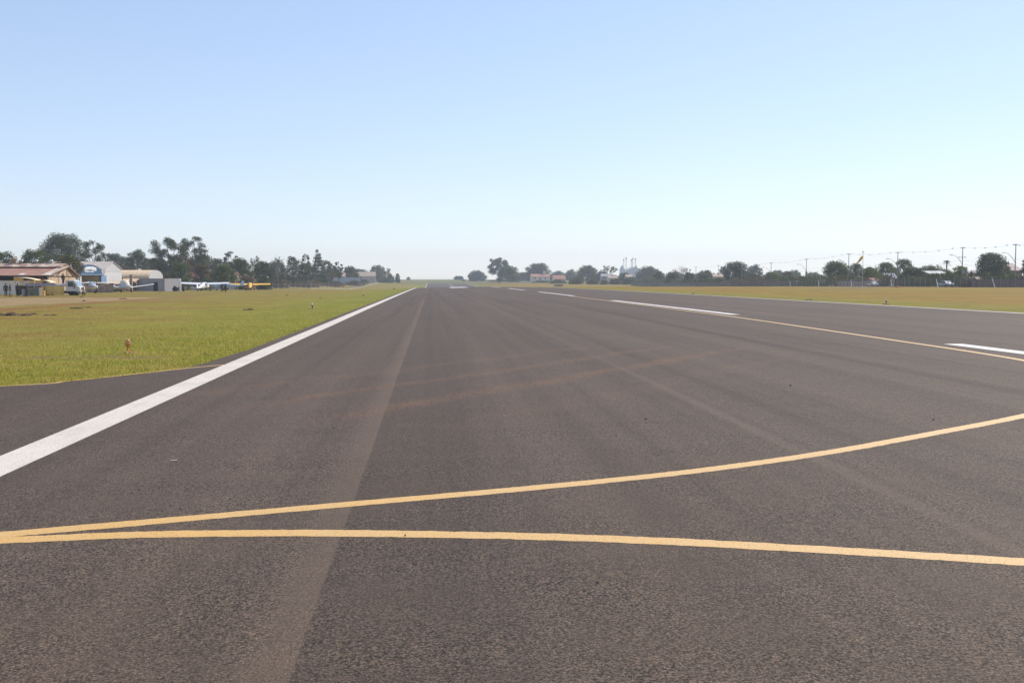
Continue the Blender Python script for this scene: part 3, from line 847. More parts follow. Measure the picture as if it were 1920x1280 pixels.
for r in [(210, 262, 495, 300, 'bush', 'leaf_brown', 'reddish brown thicket right of the white gable hangar'),
          (252, 296, 499, 305, 'bush', 'leaf_olive', 'olive shrub showing over the tan hangar roof'),
          (324, 362, 478, 325, 'round', 'leaf_brown', 'purplish brown tree under the tall eucalyptuses'),
          (300, 330, 508, 288, 'bush', 'leaf_olive', 'olive shrub beside the rounded end of the tan hangar'),
          (372, 400, 515, 305, 'bush', 'leaf_mid', 'green shrub behind the white high wing plane'),
          (440, 480, 515, 325, 'bush', 'leaf_brown', 'brown undergrowth behind the yellow plane fuselage'),
          (480, 512, 512, 330, 'bush', 'leaf_dark', 'dark shrub behind the right wing of the yellow plane'),
          (512, 545, 508, 450, 'bush', 'leaf_brown', 'brown shrub left of the brown shed'),
          (500, 548, 523, 402, 'bush', 'leaf_brown', 'rust brown scrub along the left fence below the brown shed'),
          (543, 602, 524, 432, 'bush', 'leaf_brown', 'long brown scrub in front of the brown shed wall'),
          (598, 650, 527, 490, 'bush', 'leaf_brown', 'brown scrub behind the white posts of the left fence')]:
    tree(*r, name='shrub', cat='shrub', group='shrubs behind the hangars')
for r in [(644, 686, 525, 562, 'bush', 'leaf_brown', 'dull scrub along the foot of the bluish garden wall'),
          (668, 694, 523.5, 640, 'bush', 'leaf_grey', 'grey green scrub below the pale pink wall with piers'),
          (574, 606, 520, 470, 'bush', 'leaf_brown', 'tall brown scrub between the brown barn and the garden wall')]:
    tree(*r, name='shrub', cat='shrub', group='shrubs behind the hangars')
for r in [(138, 158, 489, 188, 'bare', 'leaf_olive', 'bare twiggy tree left of the blue arched hangar'),
          (462, 492, 478, 455, 'bare', 'leaf_grey', 'pale bare tree behind the broad dark umbrella tree'),
          (509, 533, 478, 435, 'bare', 'leaf_grey', 'round headed bare tree left of the dark pointed tree'),
          (545, 565, 482, 470, 'bare', 'leaf_grey', 'bare tree rising beside the dark pointed tree'),
          (722, 734, 502, 940, 'bare', 'leaf_grey', 'thin bare tree right of the round olive tree')]:
    tree(*r, bark='bark_pale', name='bare_tree', group='bare trees left of the runway')
CENTRE_TREES = [
 (1020, 1092, 511, 1150, 'umbrella', 'leaf_blue', 'long hazy crown behind the small red tiled house'),
 (1100, 1180, 513, 930, 'umbrella', 'leaf_blue', 'long low hazy crown below the flat topped bare tree'),
 (956, 1000, 514, 1120, 'umbrella', 'leaf_blue', 'low hazy crown far behind the car on the grass'),
 (762, 770, 519, 1210, 'bush', 'leaf_blue', 'tiny shrub on the skyline at the left of the far slope'),
 (851, 869, 517, 1210, 'round', 'leaf_blue', 'small hazy tree on the skyline left of the wide hazy tree'),
 (875, 913, 505, 1010, 'umbrella', 'leaf_blue', 'wide hazy dome tree on the far slope'),
 (917, 953, 484, 850, 'euc', 'leaf_blue', 'tall eucalyptus standing alone right of the runway end'),
 (932, 973, 498, 825, 'round', 'leaf_mid', 'rounded dark tree at the right foot of the tall lone eucalyptus'),
 (970, 997, 510, 1000, 'round', 'leaf_blue', 'low hazy tree left of the red tiled houses'),
 (987, 1031, 493, 905, 'round', 'leaf_blue', 'dense dark tree behind the red tiled roof with the tower'),
 (1030, 1062, 506, 1080, 'umbrella', 'leaf_blue', 'hazy flat tree between the two red tiled houses'),
 (1058, 1084, 503, 1010, 'umbrella', 'leaf_grey', 'pale hazy tree left of the great dome tree'),
 (1077, 1126, 494, 805, 'umbrella', 'leaf_blue', 'great dome tree in the middle of the far tree line'),
 (1118, 1140, 508, 800, 'round', 'leaf_blue', 'smaller tree on the right shoulder of the great dome tree'),
 (1160, 1182, 511, 760, 'round', 'leaf_blue', 'dark tree below the silo towers'),
 (1188, 1244, 496, 745, 'umbrella', 'leaf_blue', 'wide hazy tree right of the silo towers'),
]
for r in CENTRE_TREES: tree(*r, group=GC, low=.12 if r[4] in ('umbrella', 'round') else None)
tree(1126, 1158, 495, 850, 'bare', 'leaf_grey', 'flat topped bare tree left of the silo towers', name='bare_tree', group='bare trees right of the runway', dens=4)
for r in [(1064, 1098, 517, 665, 'bush', 'leaf_olive', 'olive thicket right of the small red tiled house'),
          (1098, 1126, 521, 655, 'bush', 'leaf_mid', 'green shrub below the great dome tree'),
          (1124, 1142, 524, 640, 'bush', 'leaf_mid', 'low green shrub left of the tan roofed cottage'),
          (1140, 1168, 521, 645, 'bush', 'leaf_blue', 'dark shrub in front of the tan roofed cottage'),
          (1164, 1200, 519, 640, 'bush', 'leaf_dark', 'dark shrub below the silo shed'),
          (1196, 1226, 515, 600, 'bush', 'leaf_grey', 'hazy grey shrub in front of the wide hazy tree'),
          (866, 874, 527, 1060, 'bush', 'leaf_dark', 'tiny dark shrub on the far grass slope'),
          (898, 905, 525.5, 1080, 'bush', 'leaf_dark', 'small upright dark shrub on the far grass slope near the wide hazy tree'),
          (996, 1034, 525.5, 772, 'bush', 'leaf_dark', 'dark hedge at the foot of the red tiled house with the tower'),
          (1030, 1066, 524, 700, 'bush', 'leaf_dark', 'dark hedge at the foot of the small red tiled house'),
          (912, 990, 525, 960, 'bush', 'leaf_dark', 'long dark hedge behind the tall lone eucalyptus')]:
    tree(*r, name='shrub', cat='shrub', group='shrubs on the far slope')
RIGHT_TREES = [
 (1224, 1248, 508, 560, 'round', 'leaf_mid', 'dark green tree at the left end of the right fence'),
 (1247, 1273, 510, 505, 'round', 'leaf_dark', 'very dark squat tree, third clump from the left end of the right fence'),
 (1240, 1290, 506, 640, 'umbrella', 'leaf_blue', 'hazy low tree behind the squat dark clump'),
 (1281, 1305, 510, 475, 'round', 'leaf_dark', 'dark clump under the bare twiggy tree on the right'),
 (1299, 1346, 503, 540, 'umbrella', 'leaf_olive', 'olive tree behind the round dark bush left of the big purple tree'),
 (1309, 1339, 512, 462, 'round', 'leaf_dark', 'round dark bush shaped tree left of the pale roofed cottage'),
 (1343, 1368, 497, 610, 'umbrella', 'leaf_blue', 'hazy tree showing left of the big purple brown tree'),
 (1354, 1408, 490, 425, 'round', 'leaf_dark', 'big purple brown dense tree, largest between silos and windsock'),
 (1392, 1436, 494, 620, 'umbrella', 'leaf_blue', 'tall hazy tree showing right of the big purple brown tree'),
 (1404, 1428, 513, 405, 'round', 'leaf_dark', 'low dark tree at the right foot of the big purple brown tree'),
 (1432, 1462, 509, 385, 'round', 'leaf_bright', 'bright green bushy tree left of the first tall utility pole'),
 (1440, 1478, 504, 660, 'umbrella', 'leaf_blue', 'hazy dome far behind the bright green bushy tree'),
 (1474, 1506, 504, 680, 'umbrella', 'leaf_blue', 'hazy far tree left of the tall dark utility pole'),
 (1500, 1548, 507, 640, 'umbrella', 'leaf_blue', 'hazy far tree right of the tall dark utility pole'),
 (1464, 1492, 508, 405, 'round', 'leaf_brown', 'brownish tree right of the bright green bushy tree'),
 (1540, 1598, 489, 315, 'round', 'leaf_mid', 'large leafy green tree left of the windsock'),
 (1588, 1622, 493, 325, 'round', 'leaf_grey', 'greyish tree directly behind the orange windsock'),
 (1614, 1650, 500, 288, 'round', 'leaf_bright', 'yellow green tree just right of the windsock mast'),
 (1643, 1682, 491, 318, 'round', 'leaf_mid', 'green tree between the yellow green tree and the hilltop of dark crowns'),
 (1674, 1714, 485, 330, 'round', 'leaf_dark', 'dark high crown behind the middle utility pole'),
 (1690, 1736, 500, 274, 'round', 'leaf_dark', 'near black round tree right of the grey roofed hut'),
 (1713, 1768, 493, 365, 'umbrella', 'leaf_mid', 'long low tree left of the palm'),
 (1763, 1792, 502, 262, 'bush', 'leaf_mid', 'light green bush below the palm'),
 (1784, 1816, 498, 258, 'round', 'leaf_bright', 'leafy green tree at the foot of the pole with crossarms'),
 (1826, 1888, 473, 262, 'round', 'leaf_dark', 'largest dark shaggy tree near the right end of the fence'),
 (1862, 1896, 487, 268, 'round', 'leaf_dark', 'lower crown on the right side of the largest shaggy tree'),
 (1884, 1916, 508, 240, 'bush', 'leaf_bright', 'light green bush below the brown roofed house'),
 (1912, 1934, 477, 238, 'conifer', 'leaf_dark', 'dark narrow conifer cut by the right border of the photo'),
]
RIGHT_TREES += [
 (1246, 1352, 510, 640, 'umbrella', 'leaf_blue', 'long hazy tree band behind the dark clumps at the left of the right fence'),
 (1420, 1480, 508, 560, 'umbrella', 'leaf_blue', 'hazy low crown behind the brownish tree left of the stout pole'),
 (1500, 1552, 510, 520, 'umbrella', 'leaf_grey', 'low grey crown between the stout dark pole and the large leafy tree'),
 (1606, 1690, 502, 385, 'umbrella', 'leaf_mid', 'wide low green crown behind the grey roofed hut'),
 (1726, 1800, 501, 390, 'umbrella', 'leaf_grey', 'wide grey green crown behind the palm'),
 (1786, 1852, 504, 335, 'umbrella', 'leaf_mid', 'wide low crown between the crossarm pole and the largest shaggy tree'),
]
for r in RIGHT_TREES: tree(*r, group=GR, low=.02 if r[4] != 'conifer' else None)
for r in [(1262, 1302, 497, 610, 'bare', 'leaf_grey', 'wide bare twiggy tree left of the olive tree on the right'),
          (1630, 1662, 494, 420, 'bare', 'leaf_grey', 'bare tree behind the yellow green tree by the windsock'),
          (1750, 1772, 494, 400, 'bare', 'leaf_grey', 'bare tree just left of the palm')]:
    tree(*r, bark='bark_pale', name='bare_tree', group='bare trees right of the runway', dens=.5)
for r in [(1270, 1290, 521, 490, 'bush', 'leaf_olive', 'olive shrub between two very dark clumps by the right fence'),
          (1338, 1362, 518, 450, 'bush', 'leaf_olive', 'olive shrub under the pale roofed cottage'),
          (1372, 1392, 518, 405, 'bush', 'leaf_bright', 'sunny green shrub in front of the big purple brown tree'),
          (1420, 1440, 520, 390, 'bush', 'leaf_brown', 'brown shrub left of the bright green bushy tree'),
          (1486, 1512, 518, 370, 'bush', 'leaf_dark', 'dark shrub at the foot of the tall dark utility pole'),
          (1515, 1545, 519, 345, 'bush', 'leaf_blue', 'low blue green shrub behind the long pale roof'),
          (1640, 1664, 512, 290, 'bush', 'leaf_dark', 'dark shrub left of the grey roofed hut'),
          (1676, 1700, 510, 268, 'bush', 'leaf_olive', 'olive shrub right of the grey roofed hut'),
          (1728, 1748, 512, 262, 'bush', 'leaf_brown', 'brown shrub left of the white roofed house'),
          (1810, 1832, 506, 256, 'bush', 'leaf_brown', 'brown shrub left of the largest shaggy tree'),
          (1800, 1822, 522, 214, 'bush', 'leaf_brown', 'dry brown shrub by the pale shed wall behind the fence')]:
    tree(*r, name='shrub', cat='shrub', group='shrubs beyond the right fence')
def palm(px, pyt, d, label):
    x = atx(px, d); zb = zt(x, d); H = at(px, pyt + 5, d).z - zb; rr = random.Random(5)
    t = thing('palm_tree', label, 'palm', (x, d, zb))
    m = MB(); m.path([(0, 0, 0), (.1, 0, H * .4), (.05, 0, H * .75), (0, 0, H)], [.28, .24, .22, .26], 8); m.build('trunk', 'bark', t)
    m = MB()
    for i in range(30):
        a = 2.4 * i; e = rr.uniform(-.5, 1.3); L = rr.uniform(.9, 1.5); pv = None
        for j in range(6):
            s = j / 5; rad = L * s * math.cos(e * (1 - s * .5)); z = H + L * s * math.sin(e) - 1.1 * s * s
            w = .16 * (1 - s * .8); p = Vector((math.cos(a) * rad, math.sin(a) * rad, z)); n = Vector((-math.sin(a), math.cos(a), 0)) * w
            cur = (p - n + Vector((0, 0, -.09)), p, p + n + Vector((0, 0, -.09)))
            if pv: m.add([*pv, *cur], [(0, 1, 4, 3), (1, 2, 5, 4)])
            pv = cur
    m.build('crown', 'palm_leaf', t)
palm(1774, 485, 318, 'single palm with a thick short head right of the long low tree')

# ------------------------------------------------------------------ buildings
def gable_house(name, label, px0, px1, d, depth, py_eave, py_ridge, wall, roof, ridge='X', cat='house', wins=2, door=True, over=.35, group=None, base=None):
    x0, x1 = atx(px0, d), atx(px1, d); xc = (x0 + x1) / 2; zb = (zt(xc, d) if base is None else base) - .15
    W = x1 - x0; ze = at((px0 + px1) / 2, py_eave, d).z - zb; zr = at((px0 + px1) / 2, py_ridge, d + depth / 2).z - zb
    t = thing(name, label, cat, (xc, d + depth / 2, zb), 0, group); hw, hd = W / 2, depth / 2
    m = MB()
    if ridge == 'X':
        m.prism([(-hd, 0), (hd, 0), (hd, ze), (0, zr - .05), (-hd, ze)], 'X', -hw, hw)
        o = MB().prism([(-hd - over, ze - over * (zr - ze) / hd), (0, zr), (hd + over, ze - over * (zr - ze) / hd), (hd + over, ze - over * (zr - ze) / hd + .16), (0, zr + .18), (-hd - over, ze - over * (zr - ze) / hd + .16)], 'X', -hw - over, hw + over)
    else:
        m.prism([(-hw, 0), (hw, 0), (hw, ze), (0, zr - .05), (-hw, ze)], 'Y', -hd, hd)
        o = MB().prism([(-hw - over, ze - over * (zr - ze) / hw), (0, zr), (hw + over, ze - over * (zr - ze) / hw), (hw + over, ze - over * (zr - ze) / hw + .16), (0, zr + .18), (-hw - over, ze - over * (zr - ze) / hw + .16)], 'Y', -hd - over, hd + over)
    m.build('wall', wall, t); o.build('roof', roof, t)
    for i in range(wins):
        wx = -hw + W * (i + .7) / (wins + .6); ww = min(.6, W * .1)
        w = MB().box(wx - ww, wx + ww, -hd - .03, -hd + .05, ze - 1.7, ze - .7).build('window', 'glass_dark', t)
        MB().box(wx - ww - .08, wx + ww + .08, -hd - .09, -hd - .031, ze - 1.8, ze - 1.702).build('sill', 'white_concrete', w)
    if door: MB().box(hw * .62, hw * .62 + .9, -hd - .03, -hd + .05, .1, min(2.1, ze * .85)).build('door', 'dark_wood', t)
    return t, hw, hd, ze, zr

# --- rusty warehouse, ridge running away from the runway, gable end towards it
def warehouse():
    XE = -61.0
    y0, ym, y1 = 164.5, 172.7, 177.2
    zb = zt(XE, 165) - .1
    t = thing('rusty_warehouse', 'long low warehouse with rust red sheet roof and wooden gable at the far left', 'warehouse', (XE, ym, zb))
    def Z(py, d): return at(60, py, d).z - zb
    ze, zr = Z(516.5, y0), Z(500.5, ym)
    a, b = y0 - ym, y1 - ym; L = -52
    MB().box(L, -1.8, a + .3, b - .3, 0, Z(526, y0)).build('wall', 'pale_plaster', t)
    MB().box(L, -1.9, a + .75, b - .75, Z(526, y0) + .002, ze + .25).build('eave_opening_shade', 'gap_shade', t)  # solid dark box painted as the shade in the opening below the roof
    m = MB()
    s = (zr - ze) / (-a)
    for sg, e in ((1, a), (-1, b)):
        s = (zr - ze) / abs(e)
        m.prism([(e - sg * .5, ze - .5 * s), (-sg * .05, zr - .05 * s), (-sg * .05, zr - .05 * s + .12), (e - sg * .5, ze - .5 * s + .12)], 'X', L, .40)
    rf = m.build('roof', 'rust_roof', t)
    m = MB()
    for sg in (1, -1): m.prism([(-sg * 2.0, Z(501, ym - 2) ), (0, Z(495, ym)), (0, Z(495, ym) + .1), (-sg * 2.0, Z(501, ym - 2) + .1)], 'X', L, -.1)
    m.build('monitor_roof', 'monitor_sheet', rf)
    m = MB()
    for sg, e in ((1, a), (-1, b)):
        s = (zr - ze) / abs(e)
        m.prism([(e - sg * .55, ze - .55 * s + .125), (-sg * .01, zr + .125), (-sg * .01, zr + .16), (e - sg * .55, ze - .55 * s + .16)], 'X', -.9, .45)
    s = (zr - ze) / (-a)
    m.build('verge_sheet', 'pale_sheet', rf)
    for u0, u1 in ((atx(36, y0) - XE, atx(46, y0) - XE), (atx(87, y0) - XE - .1, atx(95, y0) - XE)):
        MB().prism([(a - .55, ze - .5 * s + .165), (a + .9, ze + .9 * s + .165), (a + .9, ze + .9 * s + .19), (a - .55, ze - .5 * s + .19)], 'X', u0, u1).build('patch_sheet', 'pale_plate', rf)
    zp, zq = ze, zr
    m = MB()
    m.prism([(a + .25, .02), (b - .25, .02), (b - .25, zp - .1), (0, zq - .06), (a + .25, zp - .1)], 'X', -.25, 0)
    m.build('gable_wall', 'wood_boards', t)
    MB().box(-1.75, -.4, a + .2, a + .285, .05, zp - .3).build('side_door', 'maroon', t)
    m = MB().box(.02, .10, a + .3, b - .3, zp - .16, zp - .06)
    for q in (.6 * a, 0., .6 * b): m.tube((.06, q, zp - .06), (.06, q * .3, zq - .35), .05, .05, 5)
    m.build('gable_truss', 'dark_wood', t)
    for i, px in enumerate((28, 41, 53, 69, 97)):
        x = atx(px, ym) - XE; big = 1.5 if i == 0 else 1.
        if i == 2: dy = 1.2
        else: dy = 0
        zz = Z(495, ym) + .08 - dy * .5
        v = MB().lathe([(.16, 0), (.16, .3), (.30, .32), (.36, .48), (.30, .64), (.05, .74)], n=12)
        v.v = [(p[0] * big + x, p[1] * big + dy, p[2] * big * .9 + zz) for p in v.v]
        v.build('roof_ventilator', 'galvanised' if i else 'brick', t, True)
warehouse()

# --- blue arched hangar facing the runway
def blue_hangar():
    X = -68.; ya, yb, yp = X / xr(147), X / xr(193), X / xr(200)
    ym = (ya + yb) / 2; hw = (yb - ya) / 2; zb = zt(X, ym) - .1
    t = thing('blue_hangar', 'blue arched hangar with white lettering over a dark open doorway', 'hangar', (X, ym, zb))
    def Z(py): return at(170, py, ym).z - zb
    zl, zp = Z(514), Z(496)
    n = 20
    arc = [(-hw * math.cos(PI * i / n), zl + (zp - zl) * math.sin(PI * i / n) ** .85) for i in range(n + 1)]
    MB().prism(arc, 'X', -.2, 0).build('fascia', 'hangar_blue', t)
    MB().prism([(p[0] * .97, zl + (p[1] - zl) * .97) for p in arc], 'X', -16, -.21).build('barrel_roof', 'grey_wall', t)
    MB().box(-.25, .35, -hw, hw * .96, zl - .16, zl - .004).build('door_rail', 'light_blue', t)
    MB().box(-16, -.3, -hw, -hw + .2, 0, zl - .17).build('side_wall', 'plaster', t)
    MB().box(-16, -.3, hw - .2, hw, 0, zl - .17).build('side_wall', 'plaster', t)
    MB().box(-16, -15.8, -hw + .21, hw - .21, 0, zl - .17).build('back_wall', 'gap_shade', t)  # blackened so the sunlit interior reads as shaded
    MB().box(-.1, .1, -hw + .1, -hw + 1.9, 0, zl - .17).build('door_leaf', 'white_wall', t)
    MB().box(-.15, .15, hw - .9, yp - ym, 0, zl - .18).build('door_leaf', 'light_blue', t)
    # white script on the arch, too worn to read, and a smaller line under it
    m = MB(); rr = random.Random(4); k = 9
    for i in range(k):
        u = -.58 + 1.16 * i / (k - 1); y = u * hw * .78; zc = zl + (zp - zl) * (.63 - .30 * abs(u) ** 1.7)
        h = (zp - zl) * rr.uniform(.15, .20); w = hw * .05
        if i in (0,): m.prism([(y - w, zc - h), (y + w * 1.5, zc - h), (y + w * 1.5, zc - h * .6), (y - w * .2, zc - h * .6), (y - w * .2, zc + h * 1.1), (y - w, zc + h * 1.1)], 'X', .004, .05)
        else:
            m.prism([(y - w, zc - h), (y - w * .3, zc - h), (y - w * .3, zc + h), (y - w, zc + h)], 'X', .004, .05)
            m.prism([(y - w * .29, zc + h * .3), (y + w, zc + h * .3), (y + w, zc + h), (y - w * .29, zc + h)], 'X', .004, .05)
            m.prism([(y + w * .3, zc - h), (y + w, zc - h), (y + w, zc + h * .29), (y + w * .3, zc + h * .29)], 'X', .004, .05)
    for y0, y1 in ((-.42, -.30), (-.28, -.17), (-.15, -.05), (.02, .13), (.15, .26)):
        m.box(.004, .05, y0 * hw, y1 * hw, zl + (zp - zl) * .22, zl + (zp - zl) * .32)
    m.build('lettering', 'lettering', t)
    MB().box(-.1, .0, hw - .3, hw + 2.1, zl + .05, zl + 1.2).build('side_panel', 'grey_wall', t)
blue_hangar()

def white_hangar():
    X = -75.; ya, yb = X / xr(196), X / xr(229.5); ym = (ya + yb) / 2; hw = (yb - ya) / 2; zb = zt(X, ym) - .1
    t = thing('white_hangar', 'tall white hangar with a pointed gable and dull grey sheet roof', 'hangar', (X, ym, zb))
    def Z(py): return at(212, py, ym).z - zb
    ze, zr = Z(504.5), Z(491.5)
    MB().prism([(-hw, 0), (hw, 0), (hw, ze - .1), (0, zr - .1), (-hw, ze - .1)], 'X', -24, -.1).build('wall', 'grey_wall', t)
    MB().prism([(-hw + .05, Z(510)), (hw - .05, Z(510)), (hw - .05, ze - .12), (0, zr - .12), (-hw + .05, ze - .12)], 'X', -.09, .02).build('gable', 'offwhite_gable', t)
    for s in (-1, 1): MB().box(-.05, .06, .06 if s > 0 else -hw + .1, hw - .1 if s > 0 else -.02, 0, Z(510) - .04).build('door_leaf', 'white_wall', t)
    m = MB(); s = (zr - ze) / hw
    for sg in (-1, 1): m.prism([(sg * (hw + .4), ze - .4 * s), (0, zr), (0, zr + .15), (sg * (hw + .4), ze - .4 * s + .15)], 'X', -24.3, .2)
    m.build('roof', 'grey_roof', t)
    MB().lathe([(.32, 0), (.32, .04)], (.021, 0, (ze + zr) / 2), 'X', 12).build('gable_vent', 'white_wall', t)
white_hangar()

def tan_hangar():
    X = -75.; ya, yb = X / xr(281), X / xr(307); ym = (ya + yb) / 2; hw = (yb - ya) / 2; zb = zt(X, ym) - .1
    t = thing('tan_hangar', 'low hangar with bright tan rounded roof and pale grey end wall', 'hangar', (X, ym, zb))
    def Z(py): return at(290, py, ym).z - zb
    ze, zr = Z(521.5), Z(506.5)
    n = 14; arc = []
    for i in range(n + 1):
        a = PI * i / n; arc.append((-hw * math.cos(a), ze + (zr - ze) * math.sin(a) ** .9))
    MB().prism([(-hw, .0)] + arc + [(hw, .0)], 'X', -.2, 0).build('end_wall', 'offwhite_gable', t)
    MB().box(-30, -.21, -hw + .3, hw - .3, 0, ze - .25).build('wall', 'cream_wall', t)
    inner = [(p[0] * .985, ze + (p[1] - ze) * .96 - .12) for p in arc][::-1]
    MB().prism([(p[0] * 1.03, p[1] + .02) for p in arc] + inner, 'X', -30, -.22).build('roof', 'tan_roof', t)
    MB().box(-30, -.4, -hw + .31, -hw + .35, ze - .24, ze - .1).build('painted_eave_shadow', 'gap_shade', t)  # thin dark strip painted as shadow beneath the roof edge
tan_hangar()

def grey_shed():
    d = 243.; x0, x1 = atx(256, d), atx(308, d); zb = zt(x1, d) - .1; xm = (x0 + x1) / 2; hw = (x1 - x0) / 2
    zt_ = at(290, 523, d).z - zb; dp = 15.5
    t = thing('grey_shed', 'flat topped grey shed with a dark doorway in front of the tan hangar', 'shed', (xm, d, zb))
    MB().box(-hw, hw - .02, 0, dp, 0, zt_).build('wall', 'grey_wall', t)
    MB().box(hw - .018, hw + .05, .05, dp, 0, zt_ - .02).build('side_wall', 'shaded_grey_wall', t)
    MB().box(-hw - .1, hw + .1, -.1, dp, zt_ + .003, zt_ + .12).build('coping', 'grey_wall', t)
    u0, u1, u2 = atx(287.5, d) - xm, atx(296, d) - xm, atx(304.5, d) - xm
    MB().box(u0, u1, -.03, .06, .05, zt_ * .76).build('doorway', 'gap_shade', t)
    MB().box(u1 + .01, u2, -.10, -.02, .05, zt_ * .76).build('sliding_door', 'metal_grey', t)
grey_shed()
def brick_chimney():
    d = 236.; x = atx(246, d); zb = zt(x, d)
    t = thing('brick_chimney', 'square brick chimney stack rising before the tan hangar roof', 'chimney', (x, d, zb))
    H = at(246, 515, d).z - zb
    MB().box(-.28, .28, -.28, .28, 0, H - .25).build('stack', 'brick', t, bevel=.02)
    MB().box(-.36, .36, -.36, .36, H - .248, H).build('cap', 'brick', t, bevel=.02)
brick_chimney()
# lean-to below the hangars
gable_house('lean_to', 'low lean-to with orange tinted roof at the foot of the white hangar', 206, 224, 232, 5, 533, 528.5, 'dark_wood', 'tan_roof', wins=1, cat='shed')
gable_house('lean_to', 'cream roofed open lean-to beside the brick chimney', 230, 252, 240, 4, 528, 523.5, 'brown_wall', 'tan_roof', wins=1, cat='shed')
def board_fence():
    d = 200.; x0, x1 = atx(166, d), atx(211, d); zb = zt(x1, d) - .05; H = at(190, 530.5, d).z - zb; n = 7
    t = thing('sheet_fence', 'rusty corrugated sheet fence below the blue hangar doorway', 'fence', (x0, d, zb))
    w = (x1 - x0) / n
    for i in range(n):
        MB().box(i * w + .01, (i + 1) * w - .01, (i % 2) * .03, (i % 2) * .03 + .04, .05, H * (1 - .05 * (i % 3))).build('sheet', 'rust_fence', t)
    for i in range(n + 1): MB().box(i * w - .05, i * w + .05, .08, .18, 0, H * .98).build('post', 'dark_wood', t)
board_fence()

# --- houses left of the runway, far
gable_house('house', 'cream house with pinkish roof half hidden under the trees behind the planes', 352, 440, 322, 9, 521, 512, 'cream_wall', 'tile_roof', wins=5)
gable_house('house', 'small cream house between tree trunks right of the yellow plane wing', 448, 490, 372, 8, 525, 518, 'cream_wall', 'tile_roof', wins=3)
gable_house('brown_shed', 'dark brown barn with a sunlit tan roof behind the left fence', 539, 594, 520, 14, 519, 511.5, 'brown_wall', 'tan_tiles', wins=3, cat='barn')
def blue_house():
    t, hw, hd, ze, zr = gable_house('house', 'low house with dark veranda under a pale tiled roof and bluish garden wall', 612, 646, 600, 9, 518.5, 512, 'brown_wall', 'tan_tiles', wins=3)
blue_house()
gable_house('house', 'long house with wide sunlit tan tiled roof left of the round olive tree', 650, 703, 715, 12, 517.5, 510, 'brown_wall', 'tan_tiles', wins=4)
gable_house('house', 'house with a reddish tiled roof behind the round olive tree', 688, 731, 960, 12, 516.5, 511, 'plaster', 'tile_roof', wins=3)
def garden_wall(label, px0, px1, d, pyt, mat, n=6, name='garden_wall'):
    x0, x1 = atx(px0, d), atx(px1, d); zb = min(zt(x0, d), zt(x1, d)) - .3; H = at((px0 + px1) / 2, pyt, d).z - zb
    t = thing(name, label, 'wall', (x0, d, zb)); L = x1 - x0
    MB().box(0, L, 0, .2, 0, H).build('wall_panel', mat, t)
    MB().box(-.05, L + .05, -.06, .26, H + .003, H + .12).build('coping', 'concrete', t)
    for i in range(n): MB().box(L * (i + .5) / n - .2, L * (i + .5) / n + .2, -.08, -.004, 0, H - .02).build('pier', mat, t)
    return t
garden_wall('bluish white garden wall in front of the veranda house', 600, 676, 588, 520.5, 'blue_wall')
garden_wall('pale pink wall with piers in front of the long tan roofed house', 678, 704, 710, 518, 'pink_wall', 5)
garden_wall('thin cream wall low behind the brown scrub and the left fence', 512, 545, 470, 526, 'cream_wall', 4)

# --- houses right of the runway
t, hw, hd, ze, zr = gable_house('house', 'red tiled house with a small square tower left of the great dome tree', 997, 1031, 790, 14, 519, 514, 'plaster', 'tile_roof', wins=3)
MB().box(hw * .35, hw * .35 + 2.2, -1, 1.2, ze, zr + 2.6).build('tower', 'cream_wall', t)
gable_house('house', 'small red tiled house with pale walls left of the olive thicket', 1038, 1060, 720, 10, 523, 516.5, 'plaster', 'tile_roof', wins=2)
gable_house('cottage', 'tan roofed cottage right of the great dome tree', 1141, 1158, 700, 8, 521, 517.5, 'cream_wall', 'tan_tiles', wins=2)
gable_house('cottage', 'whitish cottage with pale blue roof behind the tan roofed cottage', 1128, 1146, 740, 8, 518, 513.5, 'grey_wall', 'grey_wall', wins=2)
gable_house('cottage', 'cottage with a pale tan roof below the silo towers', 1175, 1186, 720, 8, 519, 515, 'cream_wall', 'tan_tiles', wins=1)
gable_house('cottage', 'cottage with pale roof left of the big purple brown tree', 1338, 1357, 480, 8, 519, 514.5, 'cream_wall', 'tan_tiles', wins=2)
gable_house('hut', 'hut with a bluish grey sloping roof and pinkish wall right of the windsock', 1663, 1681, 292, 5, 521.5, 513, 'pink_wall', 'blue_wall', wins=1, cat='hut')
gable_house('house', 'brown walled house with a bright white sheet roof below the palm', 1744, 1776, 276, 9, 513.5, 509, 'brown_wall', 'white_wall', wins=3)
gable_house('house', 'white roofed house partly hidden by the largest shaggy tree', 1811, 1838, 300, 8, 513, 508, 'plaster', 'concrete', wins=2)
gable_house('shed', 'pale walled shed with orange edged roof just behind the right fence', 1813, 1846, 226, 5, 524.5, 520.5, 'cream_wall', 'tan_tiles', wins=1, cat='shed')
gable_house('house', 'big house with a dull brown roof at the right end behind the utility pole', 1886, 1916, 292, 12, 507, 494.5, 'brown_wall', 'pink_wall', wins=2)
gable_house('shed', 'long low shed with a pale grey roof left of the windsock', 1528, 1552, 332, 6, 529, 525, 'street_wall', 'white_wall', wins=1, cat='shed')
gable_house('shed', 'cream fronted kiosk shed behind the fence by the tall dark utility pole', 1494, 1508, 352, 5, 530, 527, 'cream_wall', 'grey_roof', wins=1, cat='shed')
gable_house('house', 'pinkish house low behind the fence right of the windsock mast', 1640, 1662, 262, 6, 528, 522, 'pink_wall', 'tile_roof', wins=2)
